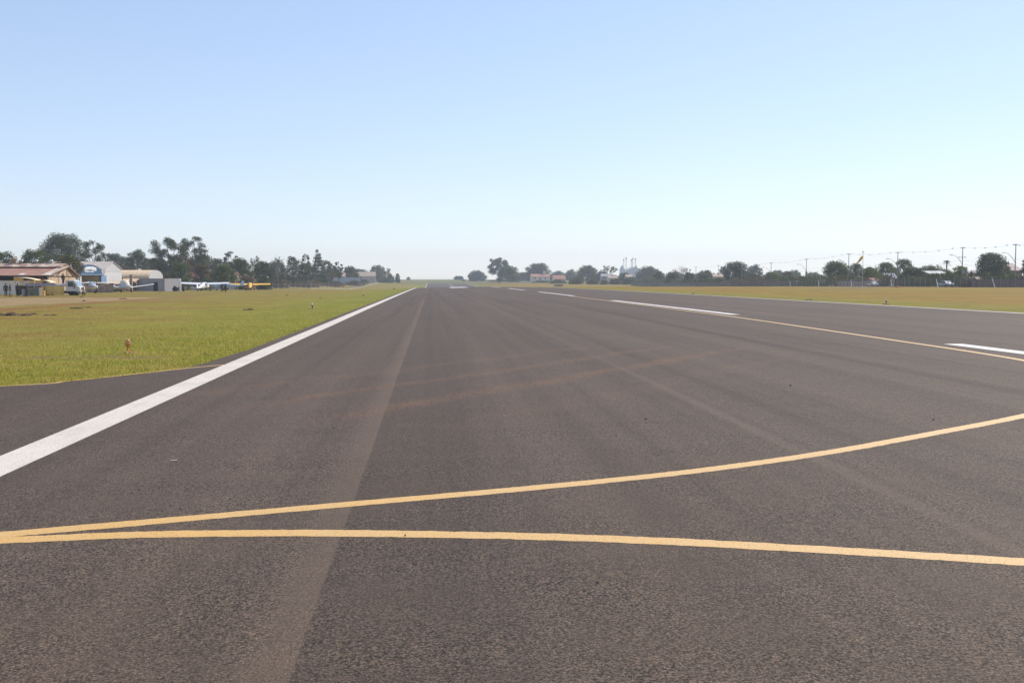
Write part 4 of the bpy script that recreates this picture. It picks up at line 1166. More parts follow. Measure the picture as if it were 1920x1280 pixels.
def street_wall():
    x = 119.5; segs = [(176, 214), (262, 286), (318, 352), (392, 440), (446, 520)]
    labs = ['dark wall behind the fence at the right end', 'dark wall behind the fence by the windsock', 'short dark wall behind the fence left of the long pale roof',
            'dark wall behind the fence below the big purple brown tree', 'farthest dark wall behind the left end of the right fence']
    for (a, b), l, wm in zip(segs, labs, ('brown_wall', 'pink_wall', 'street_wall', 'brown_wall', 'street_wall')):
        zb = zt(x, (a + b) / 2) - .6
        t = thing('street_wall', l, 'wall', (x, a, zb), 0, 'walls along the street behind the fence')
        n = int((b - a) / 6)
        MB().box(0, .2, 0, b - a, 0, 2.15).build('wall_panel', wm, t)
        MB().box(-.05, .25, -.05, b - a + .05, 2.153, 2.23).build('coping', 'street_wall', t)
        for i in range(n): MB().box(-.1, -.004, (b - a) * (i + .5) / n - .18, (b - a) * (i + .5) / n + .18, 0, 2.1).build('pier', wm, t)
street_wall()
def hedge(label, y0, y1, h, leaf, seed, x=121.5):
    rr = random.Random(seed); rs = np.random.RandomState(seed); zb = zt(x, (y0 + y1) / 2); h *= 1.4
    t = thing('hedge', label, 'hedge', (x, y0, zb), 0, 'hedges along the street behind the fence'); m = MB(); bl = []
    n = max(4, int((y1 - y0) / 2.6))
    for i in range(n):
        y = (y1 - y0) * (i + .5) / n; hh = h * rr.uniform(.65, 1.1); z = zt(x, y0 + y) - zb
        bl += [(rr.uniform(-.6, .6), y, z + hh * .68, 1.5, 1.9, hh * .34), (rr.uniform(-.6, .6), y, z + hh * .3, 1.6, 1.9, hh * .36)]
        m.tube((0, y, z - .2), (rr.uniform(-.2, .2), y, z + hh * .5), .07, .04, 5)
    m.build('stems', 'bark', t)
    V, F = leaves(bl, .42, 1.3, rs); npmesh('crown', V, F, leaf, t)
hedge('dark hedge behind the fence nearest the right border', 200, 250, 2.5, 'leaf_dark', 1)
hedge('olive hedge behind the fence right of the windsock mast', 256, 296, 2.6, 'leaf_olive', 2)
hedge('green hedge behind the fence left of the windsock mast', 302, 342, 2.8, 'leaf_mid', 3)
hedge('brown hedge behind the fence around the stout dark pole', 348, 408, 2.6, 'leaf_brown', 4)
hedge('dark hedge behind the fence under the big purple brown tree', 414, 480, 3.0, 'leaf_dark', 5)
hedge('grey green hedge at the far left end of the right fence', 488, 600, 3.2, 'leaf_grey', 6)
def pavilion():
    d = 545.; x0, x1 = atx(1040, d), atx(1057, d); zb = zt(x0, d); H = at(1048, 530.5, d).z - zb; L = x1 - x0
    t = thing('open_shelter', 'low open shelter with a flat roof on posts at the runway verge', 'shelter', (x0, d, zb))
    MB().box(-.3, L + .3, -.3, 3.3, H - .18, H).build('roof', 'concrete', t)
    for i in range(5):
        for y in (0, 3): MB().tube((L * i / 4, y, 0), (L * i / 4, y, H - .181), .09, .09, 6).build('post', 'concrete', t)
    MB().box(.2, L - .2, 3.05, 3.15, .3, 1.1).build('bench_back', 'dark_wood', t)
pavilion()
def silo():
    d = 1500.; z = lambda py: at(1175, py, d).z - zb
    x = atx(1158, d); zb = zt(x, d); zb = -1.5
    X = lambda px: atx(px, d) - atx(1158, d)
    t = thing('silo_works', 'hazy grain silo works with a broad storage shed and thin elevator towers', 'silo', (x, d, zb))
    MB().lathe([(X(1163.), 0), (X(1163.), z(505)), (X(1160.6), z(500)), (X(1158.6), z(497))], (X(1166.5), 0, 0), 'Z', 20).build('silo_bin', 'offwhite_gable', t)
    MB().prism([(X(1172), 0), (X(1207), 0), (X(1207), z(508)), (X(1191), z(500)), (X(1172), z(508))], 'Y', 0, 40).build('storage_shed', 'offwhite_gable', t)
    MB().lathe([(X(1160.2), z(507)), (X(1160.2), z(500.5)), (X(1158.8), z(497.5))], (X(1197.5), 20, 0), 'Z', 14).build('hopper', 'grey_wall', t)
    for px, py in ((1171, 488), (1175.6, 485), (1185.5, 489), (1188, 486), (1193, 487)):
        w = X(1158.55); m = MB(); H = z(py)
        for sx in (-w, w):
            for sy in (-w, w): m.tube((X(px) + sx, 8 + sy, 0), (X(px) + sx, 8 + sy, H), .10, .10, 4)
        k = 8
        for i in range(k):
            for s in (-1, 1): m.tube((X(px) - w * s, 8 - w, H * i / k), (X(px) + w * s, 8 - w, H * (i + 1) / k), .07, .07, 4)
        tw = m.build('elevator_tower', 'metal_grey', t)
        MB().box(X(px) - w * 1.7, X(px) + w * 1.7, 7, 9.5, H, H + 2.2).build('tower_head', 'metal_grey', tw)
silo()

# ------------------------------------------------------------------ fences
def right_fence():
    X = 116.
    t = thing('perimeter_fence', 'long chain link fence on concrete posts with bent tops along the right grass', 'fence', (X, 190, 0))
    ys = [172 + 2.6 * i for i in range(157)]
    def post(m, y):
        z = zt(X, y)
        m.box(-.05, .05, y - 190 - .05, y - 190 + .05, z - .2, z + 2.0)
        m.prism([(-.05, z + 2.001), (.05, z + 2.001), (-.22, z + 2.38), (-.30, z + 2.34)], 'Y', y - 190 - .045, y - 190 + .045)
    for y in ys[:100]:
        m = MB(); post(m, y); m.build('post', 'post_grey', t)
    m = MB()
    for y in ys[100:]: post(m, y)
    o = m.build('post', 'concrete', t); o['kind'] = 'stuff'
    V, F = [], []
    for i, y in enumerate(ys):
        z = zt(X, y); V += [(0, y - 190, z + .02), (0, y - 190, z + 2.0), (-.24, y - 190, z + 2.32)]
        if i: a = 3 * i; F += [(a - 3, a, a + 1, a - 2), (a - 2, a + 1, a + 2, a - 1)]
    me = bpy.data.meshes.new('chain_mesh'); me.from_pydata(V, [], F); link('chain_mesh', me, 'chain_link', t)
    for px in (1484, 1538, 1599.5, 1675, 1761.5, 1867.5):
        y = X * FPX / (px - 810) * 1.0; y = X / math.tan(math.atan((px - 960) / FPX) + YAW)
        z = zt(X, y); MB().tube((-.1, y - 190 + 1.6, z + 1.75), (-.9, y - 190 - .9, z), .075, .075, 6).build('brace', 'white_concrete', t)
right_fence()
def left_fence():
    # from behind the planes to the corner post, then away along the runway
    c = Vector((atx(653, 468), 468)); a = Vector((atx(398, 300), 300)); e = Vector((c.x + 1, 705))
    t = thing('perimeter_fence', 'chain link fence on white footed posts running behind the yellow plane to the far slope', 'fence', (c.x, c.y, 0))
    pts = []
    n1 = 24
    for i in range(n1 + 1): pts.append(a.lerp(c, i / n1))
    n2 = 40
    for i in range(1, n2 + 1): pts.append(c.lerp(e, i / n2))
    for p in pts:
        z = zt(p.x, p.y)
        q = MB().tube((p.x - c.x, p.y - c.y, z), (p.x - c.x, p.y - c.y, z + 2.3), .045, .04, 6).build('post', 'metal_grey', t)
        MB().tube((p.x - c.x, p.y - c.y, z), (p.x - c.x, p.y - c.y, z + .95), .07, .07, 6).build('white_foot', 'white_concrete', q)
    V, F = [], []
    for i, p in enumerate(pts):
        z = zt(p.x, p.y); V += [(p.x - c.x, p.y - c.y, z + .02), (p.x - c.x, p.y - c.y, z + 2.2)]
        if i: k = 2 * i; F.append((k - 2, k, k + 1, k - 1))
    me = bpy.data.meshes.new('chain_mesh'); me.from_pydata(V, [], F); link('chain_mesh', me, 'chain_link_left', t)
    m = MB()
    for p, q in list(zip(pts[:-1], pts[1:]))[15:]: m.tube((p.x - c.x, p.y - c.y, zt(p.x, p.y) + .06), (q.x - c.x, q.y - c.y, zt(q.x, q.y) + .02), .06, .06, 4)
    m.build('kerb', 'white_concrete', t)
left_fence()
def skyline_fence():
    d = 1290.; x0 = atx(768, d); t = thing('field_fence', 'row of thin posts along the skyline at the end of the runway', 'fence', (x0, d, 0))
    for i in range(20):
        x = atx(768 + 6.6 * i, d); z = zt(x, d)
        MB().tube((x - x0, 0, z - .3), (x - x0, 0, z + 2.6), .14, .12, 5).build('post', 'concrete', t)
    m = MB()
    for h in (1.2, 2.2): m.tube((0, 0, zt(x0, d) + h), (x - x0, 0, zt(x, d) + h), .03, .03, 4)
    m.build('wire', 'cable', t)
skyline_fence()

# ------------------------------------------------------------------ utility poles, cables, windsock
POLES = [(1946, 453, 'plain'), (1901, 457, 'plain'), (1802, 463, 'cross'), (1681, 472, 'plain'), (1589.5, 475, 'plain'), (1510.5, 485, 'stout'), (1444.5, 492, 'plain'), (1390, 497, 'plain'), (1346.5, 497, 'plain'), (1304, 500, 'plain')]
PLAB = ['utility pole just beyond the right border', 'concrete utility pole at the right end before the brown roofed house', 'utility pole with several crossarms right of the palm',
        'utility pole in front of the dark high crown', 'utility pole rising just left of the orange windsock', 'stout dark utility pole with a cable joint left of the windsock',
        'utility pole above the bright green bushy tree', 'thin utility pole in front of the big purple brown tree', 'far utility pole left of the big purple brown tree', 'farthest small utility pole by the olive tree']
XP = 123.
tops = []
for (px, py, kind), lab in zip(POLES, PLAB):
    d = XP / math.tan(math.atan((px - 960) / FPX) + YAW); zb = zt(XP, d); H = at(px, py, d).z - zb
    t = thing('utility_pole', lab, 'utility pole', (XP, d, zb), 0, 'utility poles along the street')
    MB().tube((0, 0, 0), (0, 0, H), .14, .085, 8).build('shaft', 'pole_concrete', t)
    arms = [(H - .25, .5)] + ([(H - 2.4, .9), (H - 5.2, 1.1)] if kind == 'cross' else [])
    for z, w in arms:
        c = MB().box(-w, w, .14, .24, z - .06, z + .06).build('crossarm', 'pole_concrete', t)
        for s in (-.85, .85): MB().lathe([(.04, 0), (.06, .06), (.03, .14)], (s * w, .19, z + .06), 'Z', 8).build('insulator', 'metal_dark', c)
    if kind == 'cross': MB().lathe([(.22, 0), (.26, .1), (.26, .7), (.2, .8)], (.35, 0, H - 6.2), 'Z', 10).build('transformer', 'metal_grey', t)
    if kind == 'stout': MB().tube((0, 0, H * .12), (0, 0, H * .55), .38, .30, 8).build('sleeve', 'pole_concrete', t)
    if d < 360:
        m = MB(); pts = [Vector((-.1, 0, H * .58)), Vector((-.9, -.3, H * .68)), Vector((-2.0, -.5, H * .78)), Vector((-2.8, -.6, H * .80))]
        m.path(pts, [.05, .05, .04, .04], 6)
        a = m.build('lamp_arm', 'metal_grey', t)
        MB().tube(pts[-1], pts[-1] + Vector((-.7, -.1, .02)), .12, .09, 8).build('lamp_head', 'galvanised', a)
    tops.append((d, zb + H, zb))
def cable(off, dz, r, balls, label):
    d0 = tops[0][0]; t = thing('power_cable', label, 'cable', (XP + off, d0, 0), 0, 'cables between the utility poles')
    m = MB(); bl = []
    for (da, za, ba), (db, zb_, bb) in zip(tops[:-1], tops[1:]):
        n = 10; pa = []
        za2, zb2 = za + dz, zb_ + dz
        for i in range(n + 1):
            s = i / n; pa.append(Vector((0, da + (db - da) * s - d0, za2 + (zb2 - za2) * s - .5 * 4 * s * (1 - s))))
        m.path(pa, [r] * len(pa), 4)
        if balls and da < 420:
            for i in (1, 3, 5, 7, 9): bl.append(pa[i])
    m.build('wire', 'cable', t)
    for p in bl: MB().lathe([(.02, -.16), (.11, -.11), (.16, 0), (.11, .11), (.02, .16)], p, 'Z', 10).build('marker_ball', 'ball_grey', t, True)
cable(-.7, -.05, .009, True, 'topmost street cable strung with round marker balls')
cable(.7, -.05, .008, False, 'bare street cable at the height of the ball strung one')
cable(-.2, -3.1, .012, False, 'middle street cable hanging below the pole tops')
cable(-.2, -4.0, .014, False, 'lowest street cable of the four on the poles')
def windsock():
    d = 158.; x = atx(1617, d); zb = zt(x, d)
    t = thing('windsock', 'orange windsock drooping from a slim white mast on the right grass', 'windsock', (x, d, zb))
    Z = lambda py: at(1617, py, d).z - zb
    s = d / FPX
    MB().tube((0, 0, 0), (0, 0, Z(470)), .05, .03, 8).build('mast', 'galvanised', t)
    MB().box(-.35, .35, -.35, .35, -.05, .12).build('footing', 'white_concrete', t)
    m = MB().box(-.20, .20, -.03, .03, Z(473.5), Z(472.5)); m.tube((0, 0, Z(470)), (0, 0, Z(468)), .03, .02, 6)
    m.build('lamp', 'metal_grey', t)
    A = Vector((-.08, 0, Z(481))); B = Vector((-16 * s, -.25, Z(495.5))); ax = (B - A).normalized(); n = 14; rings = []
    q = ax.to_track_quat('Z', 'Y')
    for f, r in ((0, .235), (.12, .29), (.3, .265), (.5, .22), (.7, .15), (.85, .11), (1, .10)):
        sag = Vector((0, 0, -.14 * math.sin(PI * f)))
        rings.append([A.lerp(B, f) + sag + q @ Vector((r * math.cos(2 * PI * i / n) * (1 + .12 * math.sin(3 * i + f * 7)), r * .62 * math.sin(2 * PI * i / n), 0)) for i in range(n)])
    MB().loft(rings).build('sock', 'sock_orange', t, True)
    MB().lathe([(.02, -.02), (.25, -.02), (.25, .02), (.02, .02)], (0, 0, 0), 'Z', 14)
windsock()
def pad():
    pts = [(1527, 542.5), (1560, 540.5), (1640, 538.8), (1705, 536.2)]
    V, F = [], []
    for i, px in enumerate((1527, 1565, 1605, 1645, 1672)):
        d = 156 + i * 3.4
        for w in (0, 1.5):
            x = atx(px, d); V.append((x, d + w, zt(x, d + w) + .06))
    for i in range(4): F.append((2 * i, 2 * i + 2, 2 * i + 3, 2 * i + 1))
    k = len(V); V2 = [(x, y, z - .3) for x, y, z in V]
    F2 = F + [tuple(j + k for j in f[::-1]) for f in F] + [(0, k, k + 2, 2), (2, k + 2, k + 4, 4), (4, k + 4, k + 6, 6), (6, k + 6, k + 8, 8), (0, 1, k + 1, k), (8, k + 8, k + 9, 9)]
    me = bpy.data.meshes.new('concrete_strip'); me.from_pydata(V + V2, [], F2)
    struct(link('concrete_path', me, 'concrete'))
pad()

# ------------------------------------------------------------------ runway edge lights
def edge_light():
    t = thing('edge_light', '', 'runway light')
    MB().lathe([(.24, -.03), (.24, .015), (.05, .02)], n=20).build('base_plate', 'fixture_plate', t)
    MB().lathe([(.035, .02), (.032, .05), (.022, .06), (.022, .11), (.032, .145), (.050, .175), (.056, .19)], n=16).build('stem', 'fixture_orange', t, True)
    MB().lathe([(.056, .1905), (.072, .195), (.072, .208), (.05, .214)], n=16).build('collar', 'fixture_orange', t)
    MB().lathe([(.044, .2142), (.048, .24), (.048, .27), (.042, .295), (.026, .312), (.006, .318)], n=16).build('globe', 'frosted_globe', t, True)
    MB().box(.05, .088, -.012, .012, .2085, .222).build('clip', 'galvanised', t)
    return t
EL = edge_light()
c = ground0(240, 659.5)
EL.location = (c.x, c.y, .0); EL['label'] = 'orange runway edge light with clear globe in the near left grass'; EL['group'] = 'runway edge lights'
for px, py, d, lab in [(585, 576, 58, 'white topped edge light second along the left grass'), (681, 553.5, 108, 'tiny white edge light farthest along the left grass'),
                       (1662.5, 571, 66.5, 'edge light with white globe in the right verge below the utility poles'), (1300, 551.5, 117, 'small edge light farther along the right verge left of the windsock'), (1160, 541, 195, 'tiny edge light farthest along the right verge')]:
    x = atx(px, d)
    e = dup(EL, (x, d, zt(x, d)), random.uniform(0, 3), lab)
    e.scale = (1, 1, 1.)
    for ch in e.children:
        if ch.name.startswith('globe'):
            ch.data = ch.data.copy(); ch.data.materials.clear(); ch.data.materials.append(MATS['white_globe'])
        if ch.name.startswith(('stem', 'collar')):
            ch.data = ch.data.copy(); ch.data.materials.clear(); ch.data.materials.append(MATS['metal_dark'])

# ------------------------------------------------------------------ aircraft (nose along local +X, wheels on z = 0)
def ring(x, zc, hw, hh, n=14, e=.75):
    out = []
    for i in range(n):
        a = 2 * PI * i / n; c, s = math.cos(a), math.sin(a)
        out.append((x, hw * math.copysign(abs(c) ** e, c), zc + hh * math.copysign(abs(s) ** e, s)))
    return out
def wing_mb(x, chord, half, z, dih, sweep=0., taper=.75, th=.12, root=.0, inc=0.):
    m = MB()
    for s in (-1, 1):
        rs_ = []
        for f in (root, .5, 1.):
            y = s * half * f; c = chord * (1 - (1 - taper) * f); zz = z + dih * half * f; x0 = x - sweep * f + c * .3
            rs_.append([(x0, y, zz), (x0 - c * .12, y, zz + th * c * .55), (x0 - c * .4, y, zz + th * c * .6), (x0 - c, y, zz + .01), (x0 - c, y, zz - .01), (x0 - c * .4, y, zz - th * c * .35), (x0 - c * .1, y, zz - th * c * .35)])
            rs_[-1] = [(q[0], q[1], q[2] + (q[0] - x) * inc) for q in rs_[-1]]
        m.loft(rs_)
    return m
def plane(label, loc, heading, paint_, high=True, stripe=None, span=10.8, wingz=2.1, dih=.03, taildragger=False, canopy=None, blades=True, belly_shade=None, cat='plane'):
    t = thing('light_aircraft', label, cat, loc, heading, 'light aircraft parked in front of the hangars')
    zc = 1.15
    tz = .55 if taildragger else 1.2
    st = [(2.7, zc, .12, .12), (2.45, zc, .38, .36), (1.6, zc + .02, .50, .46), (.9, zc + .25, .56, .70), (-.4, zc + .25, .56, .72), (-1.4, zc + .1, .42, .52), (-3.2, (zc + tz) / 2 + .1, .24, .30), (-5.0, tz + .15, .09, .16)]
    MB().loft([ring(*s) for s in st]).build('fuselage', paint_, t, True)
    if stripe:
        m = MB()
        for s in (-1, 1):
            m.add([(2.3, s * .46, zc - .02), (-4.6, s * .20, tz + .18), (-4.6, s * .20, tz + .30), (2.3, s * .46, zc + .14), (.5, s * .60, zc + .22), (.5, s * .60, zc + .02)], [(0, 5, 4, 3), (5, 1, 2, 4)])
        m.build('stripe', stripe, t)
    if belly_shade: MB().loft([ring(2.2, zc - .28, .40, .20), ring(.8, zc - .28, .55, .26), ring(-1.2, zc - .25, .42, .24)]).build('belly_shade', belly_shade, t, True)  # dark shell added as painted shade below the fuselage
    wz = wingz if high else .85
    wing_mb(.6, 1.5, span / 2, wz, dih, taper=.8, root=.0 if high else .08, th=.14, inc=.26 if taildragger and high else .06).build('wing', paint_, t)
    m = MB()
    m.loft([[(-4.2, -.05, tz + .2), (-4.2, .05, tz + .2), (-5.25, .04, tz + .2), (-5.25, -.04, tz + .2)], [(-4.75, -.03, tz + 1.45), (-4.75, .03, tz + 1.45), (-5.4, .02, tz + 1.45), (-5.4, -.02, tz + 1.45)]])
    m.build('tail_fin', paint_, t)
    wing_mb(-4.65, .95, 1.6, tz + .25, 0, taper=.7, th=.08).build('tailplane', paint_, t)
    # windows
    if canopy is None:
        m = MB()
        for s in (-1, 1): m.prism([(.75, zc + .30), (.45, zc + .80), (-.6, zc + .80), (-1.0, zc + .36)], 'Y', s * .50, s * .595)
        m.build('side_window', 'glass_dark', t)
        MB().add([(1.55, -.40, zc + .44), (1.55, .40, zc + .44), (.80, .45, zc + .93), (.80, -.45, zc + .93), (1.62, -.36, zc + .46), (1.62, .36, zc + .46), (.86, .42, zc + .97), (.86, -.42, zc + .97)],
                 [(0, 1, 2, 3), (7, 6, 5, 4), (0, 4, 5, 1), (1, 5, 6, 2), (2, 6, 7, 3), (3, 7, 4, 0)]).build('windscreen', 'glass_sky', t)
    else:
        MB().loft([ring(1.7, zc + .35, .42, .2), ring(.9, zc + .75, .56, .55), ring(-.6, zc + .75, .56, .55), ring(-1.8, zc + .4, .40, .25)]).build('canopy', canopy, t, True)
    if high:
        for s in (-1, 1): MB().tube((.35, s * .5, zc - .35), (.45, s * span * .27, wz - .08 + dih * span * .27), .045, .04, 6).build('strut', paint_, t)
    # gear
    gx = [(.9, 1.05), (.9, -1.05)] if taildragger else [(-.1, 1.15), (-.1, -1.15)]
    for x, y in gx:
        g = MB().tube((x, math.copysign(.35, y), zc - .5), (x, y * .97, .30), .05, .04, 6).build('gear_leg', paint_, t)
        MB().lathe([(.10, -.08), (.24, -.09), (.28, -.04), (.28, .04), (.24, .09), (.10, .08)], (x, y, .28), 'Y', 14).build('wheel', 'rubber', g)
    nx = -4.7 if taildragger else 2.0
    g = MB().tube((nx, 0, (tz if taildragger else zc - .35)), (nx, 0, .2), .04, .035, 6).build('gear_leg', 'metal_grey', t)
    MB().lathe([(.06, -.05), (.18, -.06), (.20, 0), (.18, .06), (.06, .05)], (nx, 0, .2), 'Y', 12).build('wheel', 'rubber', g)
    if blades:
        p = MB().lathe([(.02, 2.98), (.10, 2.9), (.15, 2.72)], (0, 0, zc), 'X', 10).build('spinner', paint_, t)
        m = MB()
        for s in (-1, 1): m.add([(2.80, -.03, zc + s * .1), (2.84, .05, zc + s * .1), (2.82, .09, zc + s * .6), (2.80, .03, zc + s * .95), (2.79, -.04, zc + s * .95), (2.79, -.07, zc + s * .5)], [(0, 1, 2, 5), (5, 2, 3, 4)])
        m.build('blade', 'metal_dark', p)
    return t
def ploc(px, d): x = atx(px, d); return (x, d, zt(x, d))
plane('white high wing plane with a red side stripe parked beside the truck', ploc(168, 188), R(-47), 'air_white', stripe='air_red', span=10.9, wingz=1.86, dih=-.005)
plane('white low wing plane with a cream canopy cover and upswept wings', ploc(233, 205), R(-50), 'air_white', high=False, span=11.6, dih=.13, canopy='air_cream', taildragger=True)
plane('white high wing tail dragger parked tail first right of the grey shed', ploc(383, 240), R(84), 'air_white', span=11.2, wingz=1.80, dih=.035, taildragger=True)
plane('pale blue plane with a tall swept tail behind the two standing people', ploc(420, 268), R(172), 'air_blue', span=9, wingz=1.9, dih=.02)
plane('yellow high wing plane with painted shade underneath parked nose on', ploc(469, 272), R(98), 'air_yellow', span=10.6, wingz=1.72, dih=.012, taildragger=True, belly_shade='metal_dark')
def white_board():
    d = 236.; x, y, z = ploc(337.5, d); t = thing('marker_board', 'tall narrow white upright board at the corner of the grey shed', 'board', (x, y, z))
    H = at(337.5, 523, d).z - z
    MB().box(-.20, .20, -.20, .20, .15, H).build('panel', 'air_white', t, bevel=.015)
    MB().box(-.36, .36, -.26, -.202, H * .70, H * .82).build('cross_board', 'air_white', t, bevel=.01)
    MB().box(-.30, .30, -.30, .30, 0, .148).build('foot', 'white_concrete', t)
white_board()

# ------------------------------------------------------------------ vehicles
def wheel(t, x, y, r, w=.28):
    g = MB().lathe([(r * .55, -w / 2), (r * .92, -w / 2), (r, -w * .3), (r, w * .3), (r * .92, w / 2), (r * .55, w / 2)], (x, y, r), 'Y', 18).build('wheel', 'rubber', t)
    MB().lathe([(r * .1, -w * .42), (r * .54, -w * .40), (r * .54, w * .40), (r * .1, w * .42)], (x, y, r), 'Y', 14).build('rim', 'metal_grey', g)
def truck():
    d = 147.; x, y, z = ploc(128, d)
    t = thing('flatbed_truck', 'white cab flatbed truck with gold side panels facing the runway', 'truck', (x, y, z))
    s = d / FPX; hw = 1.05; zb = .45
    # cab: nose to +X
    prof = [(0.03, .62), (.0, 2.08), (.14, 2.20), (1.12, 2.20), (1.26, 2.08), (1.62, 1.36), (1.92, 1.26), (1.96, .62)]
    MB().prism(prof, 'Y', -hw, hw).build('cab', 'cab_white', t, bevel=.04)
    MB().prism([(.28, 1.28), (.28, 2.0), (1.05, 2.0), (1.05, 1.28)], 'Y', -hw - .015, -hw + .03).build('side_window', 'glass_dark', t)
    MB().prism([(.28, 1.28), (.28, 2.0), (1.05, 2.0), (1.05, 1.28)], 'Y', hw - .03, hw + .015).build('side_window', 'glass_dark', t)
    MB().prism([(1.29, 2.06), (1.63, 1.38), (1.66, 1.40), (1.32, 2.08)], 'Y', -hw + .12, hw - .12).build('windscreen', 'glass_sky', t)
    m = MB().box(1.20, 1.30, -hw - .28, -hw - .12, 1.05, 1.75); m.tube((1.2, -hw, 1.7), (1.2, -hw - .2, 1.7), .02, .02, 5); m.build('mirror', 'metal_dark', t)
    MB().box(1.55, 2.04, -hw - .02, hw + .02, .38, .62).build('bumper', 'metal_grey', t, bevel=.03)
    for yy in (-.72, .72): MB().lathe([(.02, 1.96), (.13, 1.96), (.12, 2.0), (.02, 2.01)], (0, yy, .82), 'X', 12).build('headlight', 'glass_sky', t)
    MB().box(1.70, 1.985, -.5, .5, .9, 1.18).build('grille', 'metal_dark', t)
    MB().box(-6.2, 1.7, -.45, .45, .5, .72).build('chassis', 'metal_dark', t)
    MB().box(-.3, 1.54, -hw + .05, hw - .05, .30, .61).build('engine_bay', 'metal_dark', t)
    for xx in (.75, -3.9, -4.95):
        for yy in (-.9, .9): wheel(t, xx, yy, .47)
    L = (128 - 55) * s
    MB().box(-L, -.12, -1.15, 1.15, 1.38, 1.50).build('flatbed', 'metal_grey', t)
    m = MB()
    for i in range(12):
        for yy in (-1.05, -.75): m.tube((-L + .3, yy + .04 * (i % 3), 1.58 + .05 * (i % 4)), (-1.2 - .12 * i, yy + .03 * (i % 2), 1.57 + .045 * (i % 5)), .045, .045, 5)
    m.build('pipe_load', 'blue_grey_pipe', t)
    MB().box(-.95, -.13, -1.14, 1.14, 1.503, 1.68).build('head_box', 'air_white', t)
    for a, b, mt in ((-2.0, -1.15, 'gold_paint'), (-1.13, -.18, 'canopy_yellow'), (-2.6, -2.02, 'gold_paint')):
        MB().box(a, b, -1.17, -1.10, .20, 1.375).build('side_panel', 'gold_paint', t, bevel=.015)
    MB().box(-.62, -.20, -1.24, -1.172, .22, 1.35).build('side_rib', 'gold_paint', t, bevel=.02)
    for xx in (-3.05, -2.75): MB().box(xx - .06, xx + .06, -1.2, -1.08, .1, 1.378).build('stake', 'gold_paint', t)
    return t, z
TR, TRZ = truck()
def canopy_cart(label, px0, px1, pyl, pyr, d, curve, tall, body):
    x, y, z = ploc((px0 + px1) / 2, d); hw = (px1 - px0) * d / FPX / 2
    zl, zr = at(px0, pyl, d).z - z, at(px1, pyr, d).z - z
    t = thing('canopy_cart', label, 'cart', (x, y, z), 0, 'yellow canopied carts behind the truck')
    n = 8; top, bot = [], []
    for i in range(n + 1):
        f = i / n; zz = zl + (zr - zl) * f + curve * math.sin(PI * f); top.append((-hw + 2 * hw * f, zz)); bot.append((-hw + 2 * hw * f, zz - .1))
    MB().prism(top + bot[::-1], 'Y', -.9, 1.2).build('canopy', 'canopy_cream', t)
    MB().prism([(-hw, zl - .12), (-hw * .1, (zl + zr) / 2 + curve * .9 - .12), (-hw * .1, (zl + zr) / 2 + curve * .9 - .45), (-hw, zl - .55)], 'Y', -.88, -.80).build('valance', 'canopy_yellow', t)
    for xx in (-hw * .85, -hw * .2, hw * .8):
        for yy in (-.75, 1.): MB().tube((xx, yy, .5), (xx, yy, min(zl, zr) - .05), .05, .05, 6).build('post', 'canopy_yellow', t)
    MB().box(-hw * .9, hw * .9, -.8, 1.05, .55, .55 + tall).build('body', body, t, bevel=.05)
    for xx in (-hw * .6, hw * .6):
        for yy in (-.8, .9): wheel(t, xx, yy, .36, .24)
canopy_cart('cart with the taller sloping yellow canopy nearest the far left', 32, 69, 519.5, 524, 152, .1, .9, 'dark_wood')
canopy_cart('cart with a low curved yellow canopy behind the truck bed', 72, 98, 527, 528.5, 152.5, .22, .55, 'maroon')
def fabric_panel():
    d = 149.5; x, y, z = ploc(57, d); t = thing('yellow_awning', 'bright yellow hanging awning between the two canopied carts', 'awning', (x, y, z))
    Z = lambda py: at(57, py, d).z - z
    MB().prism([(-.55, Z(529)), (.55, Z(525.5)), (.55, Z(531.5)), (.1, Z(531.5))], 'Y', -.05, .05).build('cloth', 'canopy_yellow', t)
    for xx in (-.5, .5): MB().tube((xx, .1, 0), (xx, .1, Z(525.5)), .04, .04, 6).build('pole', 'galvanised', t)
fabric_panel()
def crate():
    d = 142.5; x, y, z = ploc(63, d); t = thing('slatted_bin', 'long grey green slatted bin standing in front of the carts', 'bin', (x, y, z))
    hw = 25 * d / FPX / 2; H = at(63, 539.5, d).z - z
    for i in range(4): MB().box(-hw, hw, -.6, .6, .06 + i * H / 4, .06 + (i + .9) * H / 4).build('slat_course', 'crate_green', t)
    for xx in (-hw + .1, 0, hw - .1): MB().box(xx - .06, xx + .06, -.66, -.602, 0, H).build('batten', 'crate_green', t)
crate()
def barrel(px, d, r, h, mat, label):
    x, y, z = ploc(px, d); t = thing('drum', label, 'drum', (x, y, z), 0, 'drums beside the truck')
    MB().lathe([(r * .96, 0), (r, .02), (r, h * .33), (r * 1.04, h * .35), (r, h * .37), (r, h * .66), (r * 1.04, h * .68), (r, h * .7), (r, h * .97), (r * .96, h)], n=18).build('body', mat, t)
    MB().lathe([(r * .9, h + .001), (r * .9, h + .02)], n=18).build('lid', 'metal_dark', t)
barrel(45, 143, .30, .95, 'concrete', 'pale drum just left of the grey green slatted bin')
barrel(80, 143.5, .28, .75, 'canopy_yellow', 'yellow drum between the slatted bin and the truck wheels')
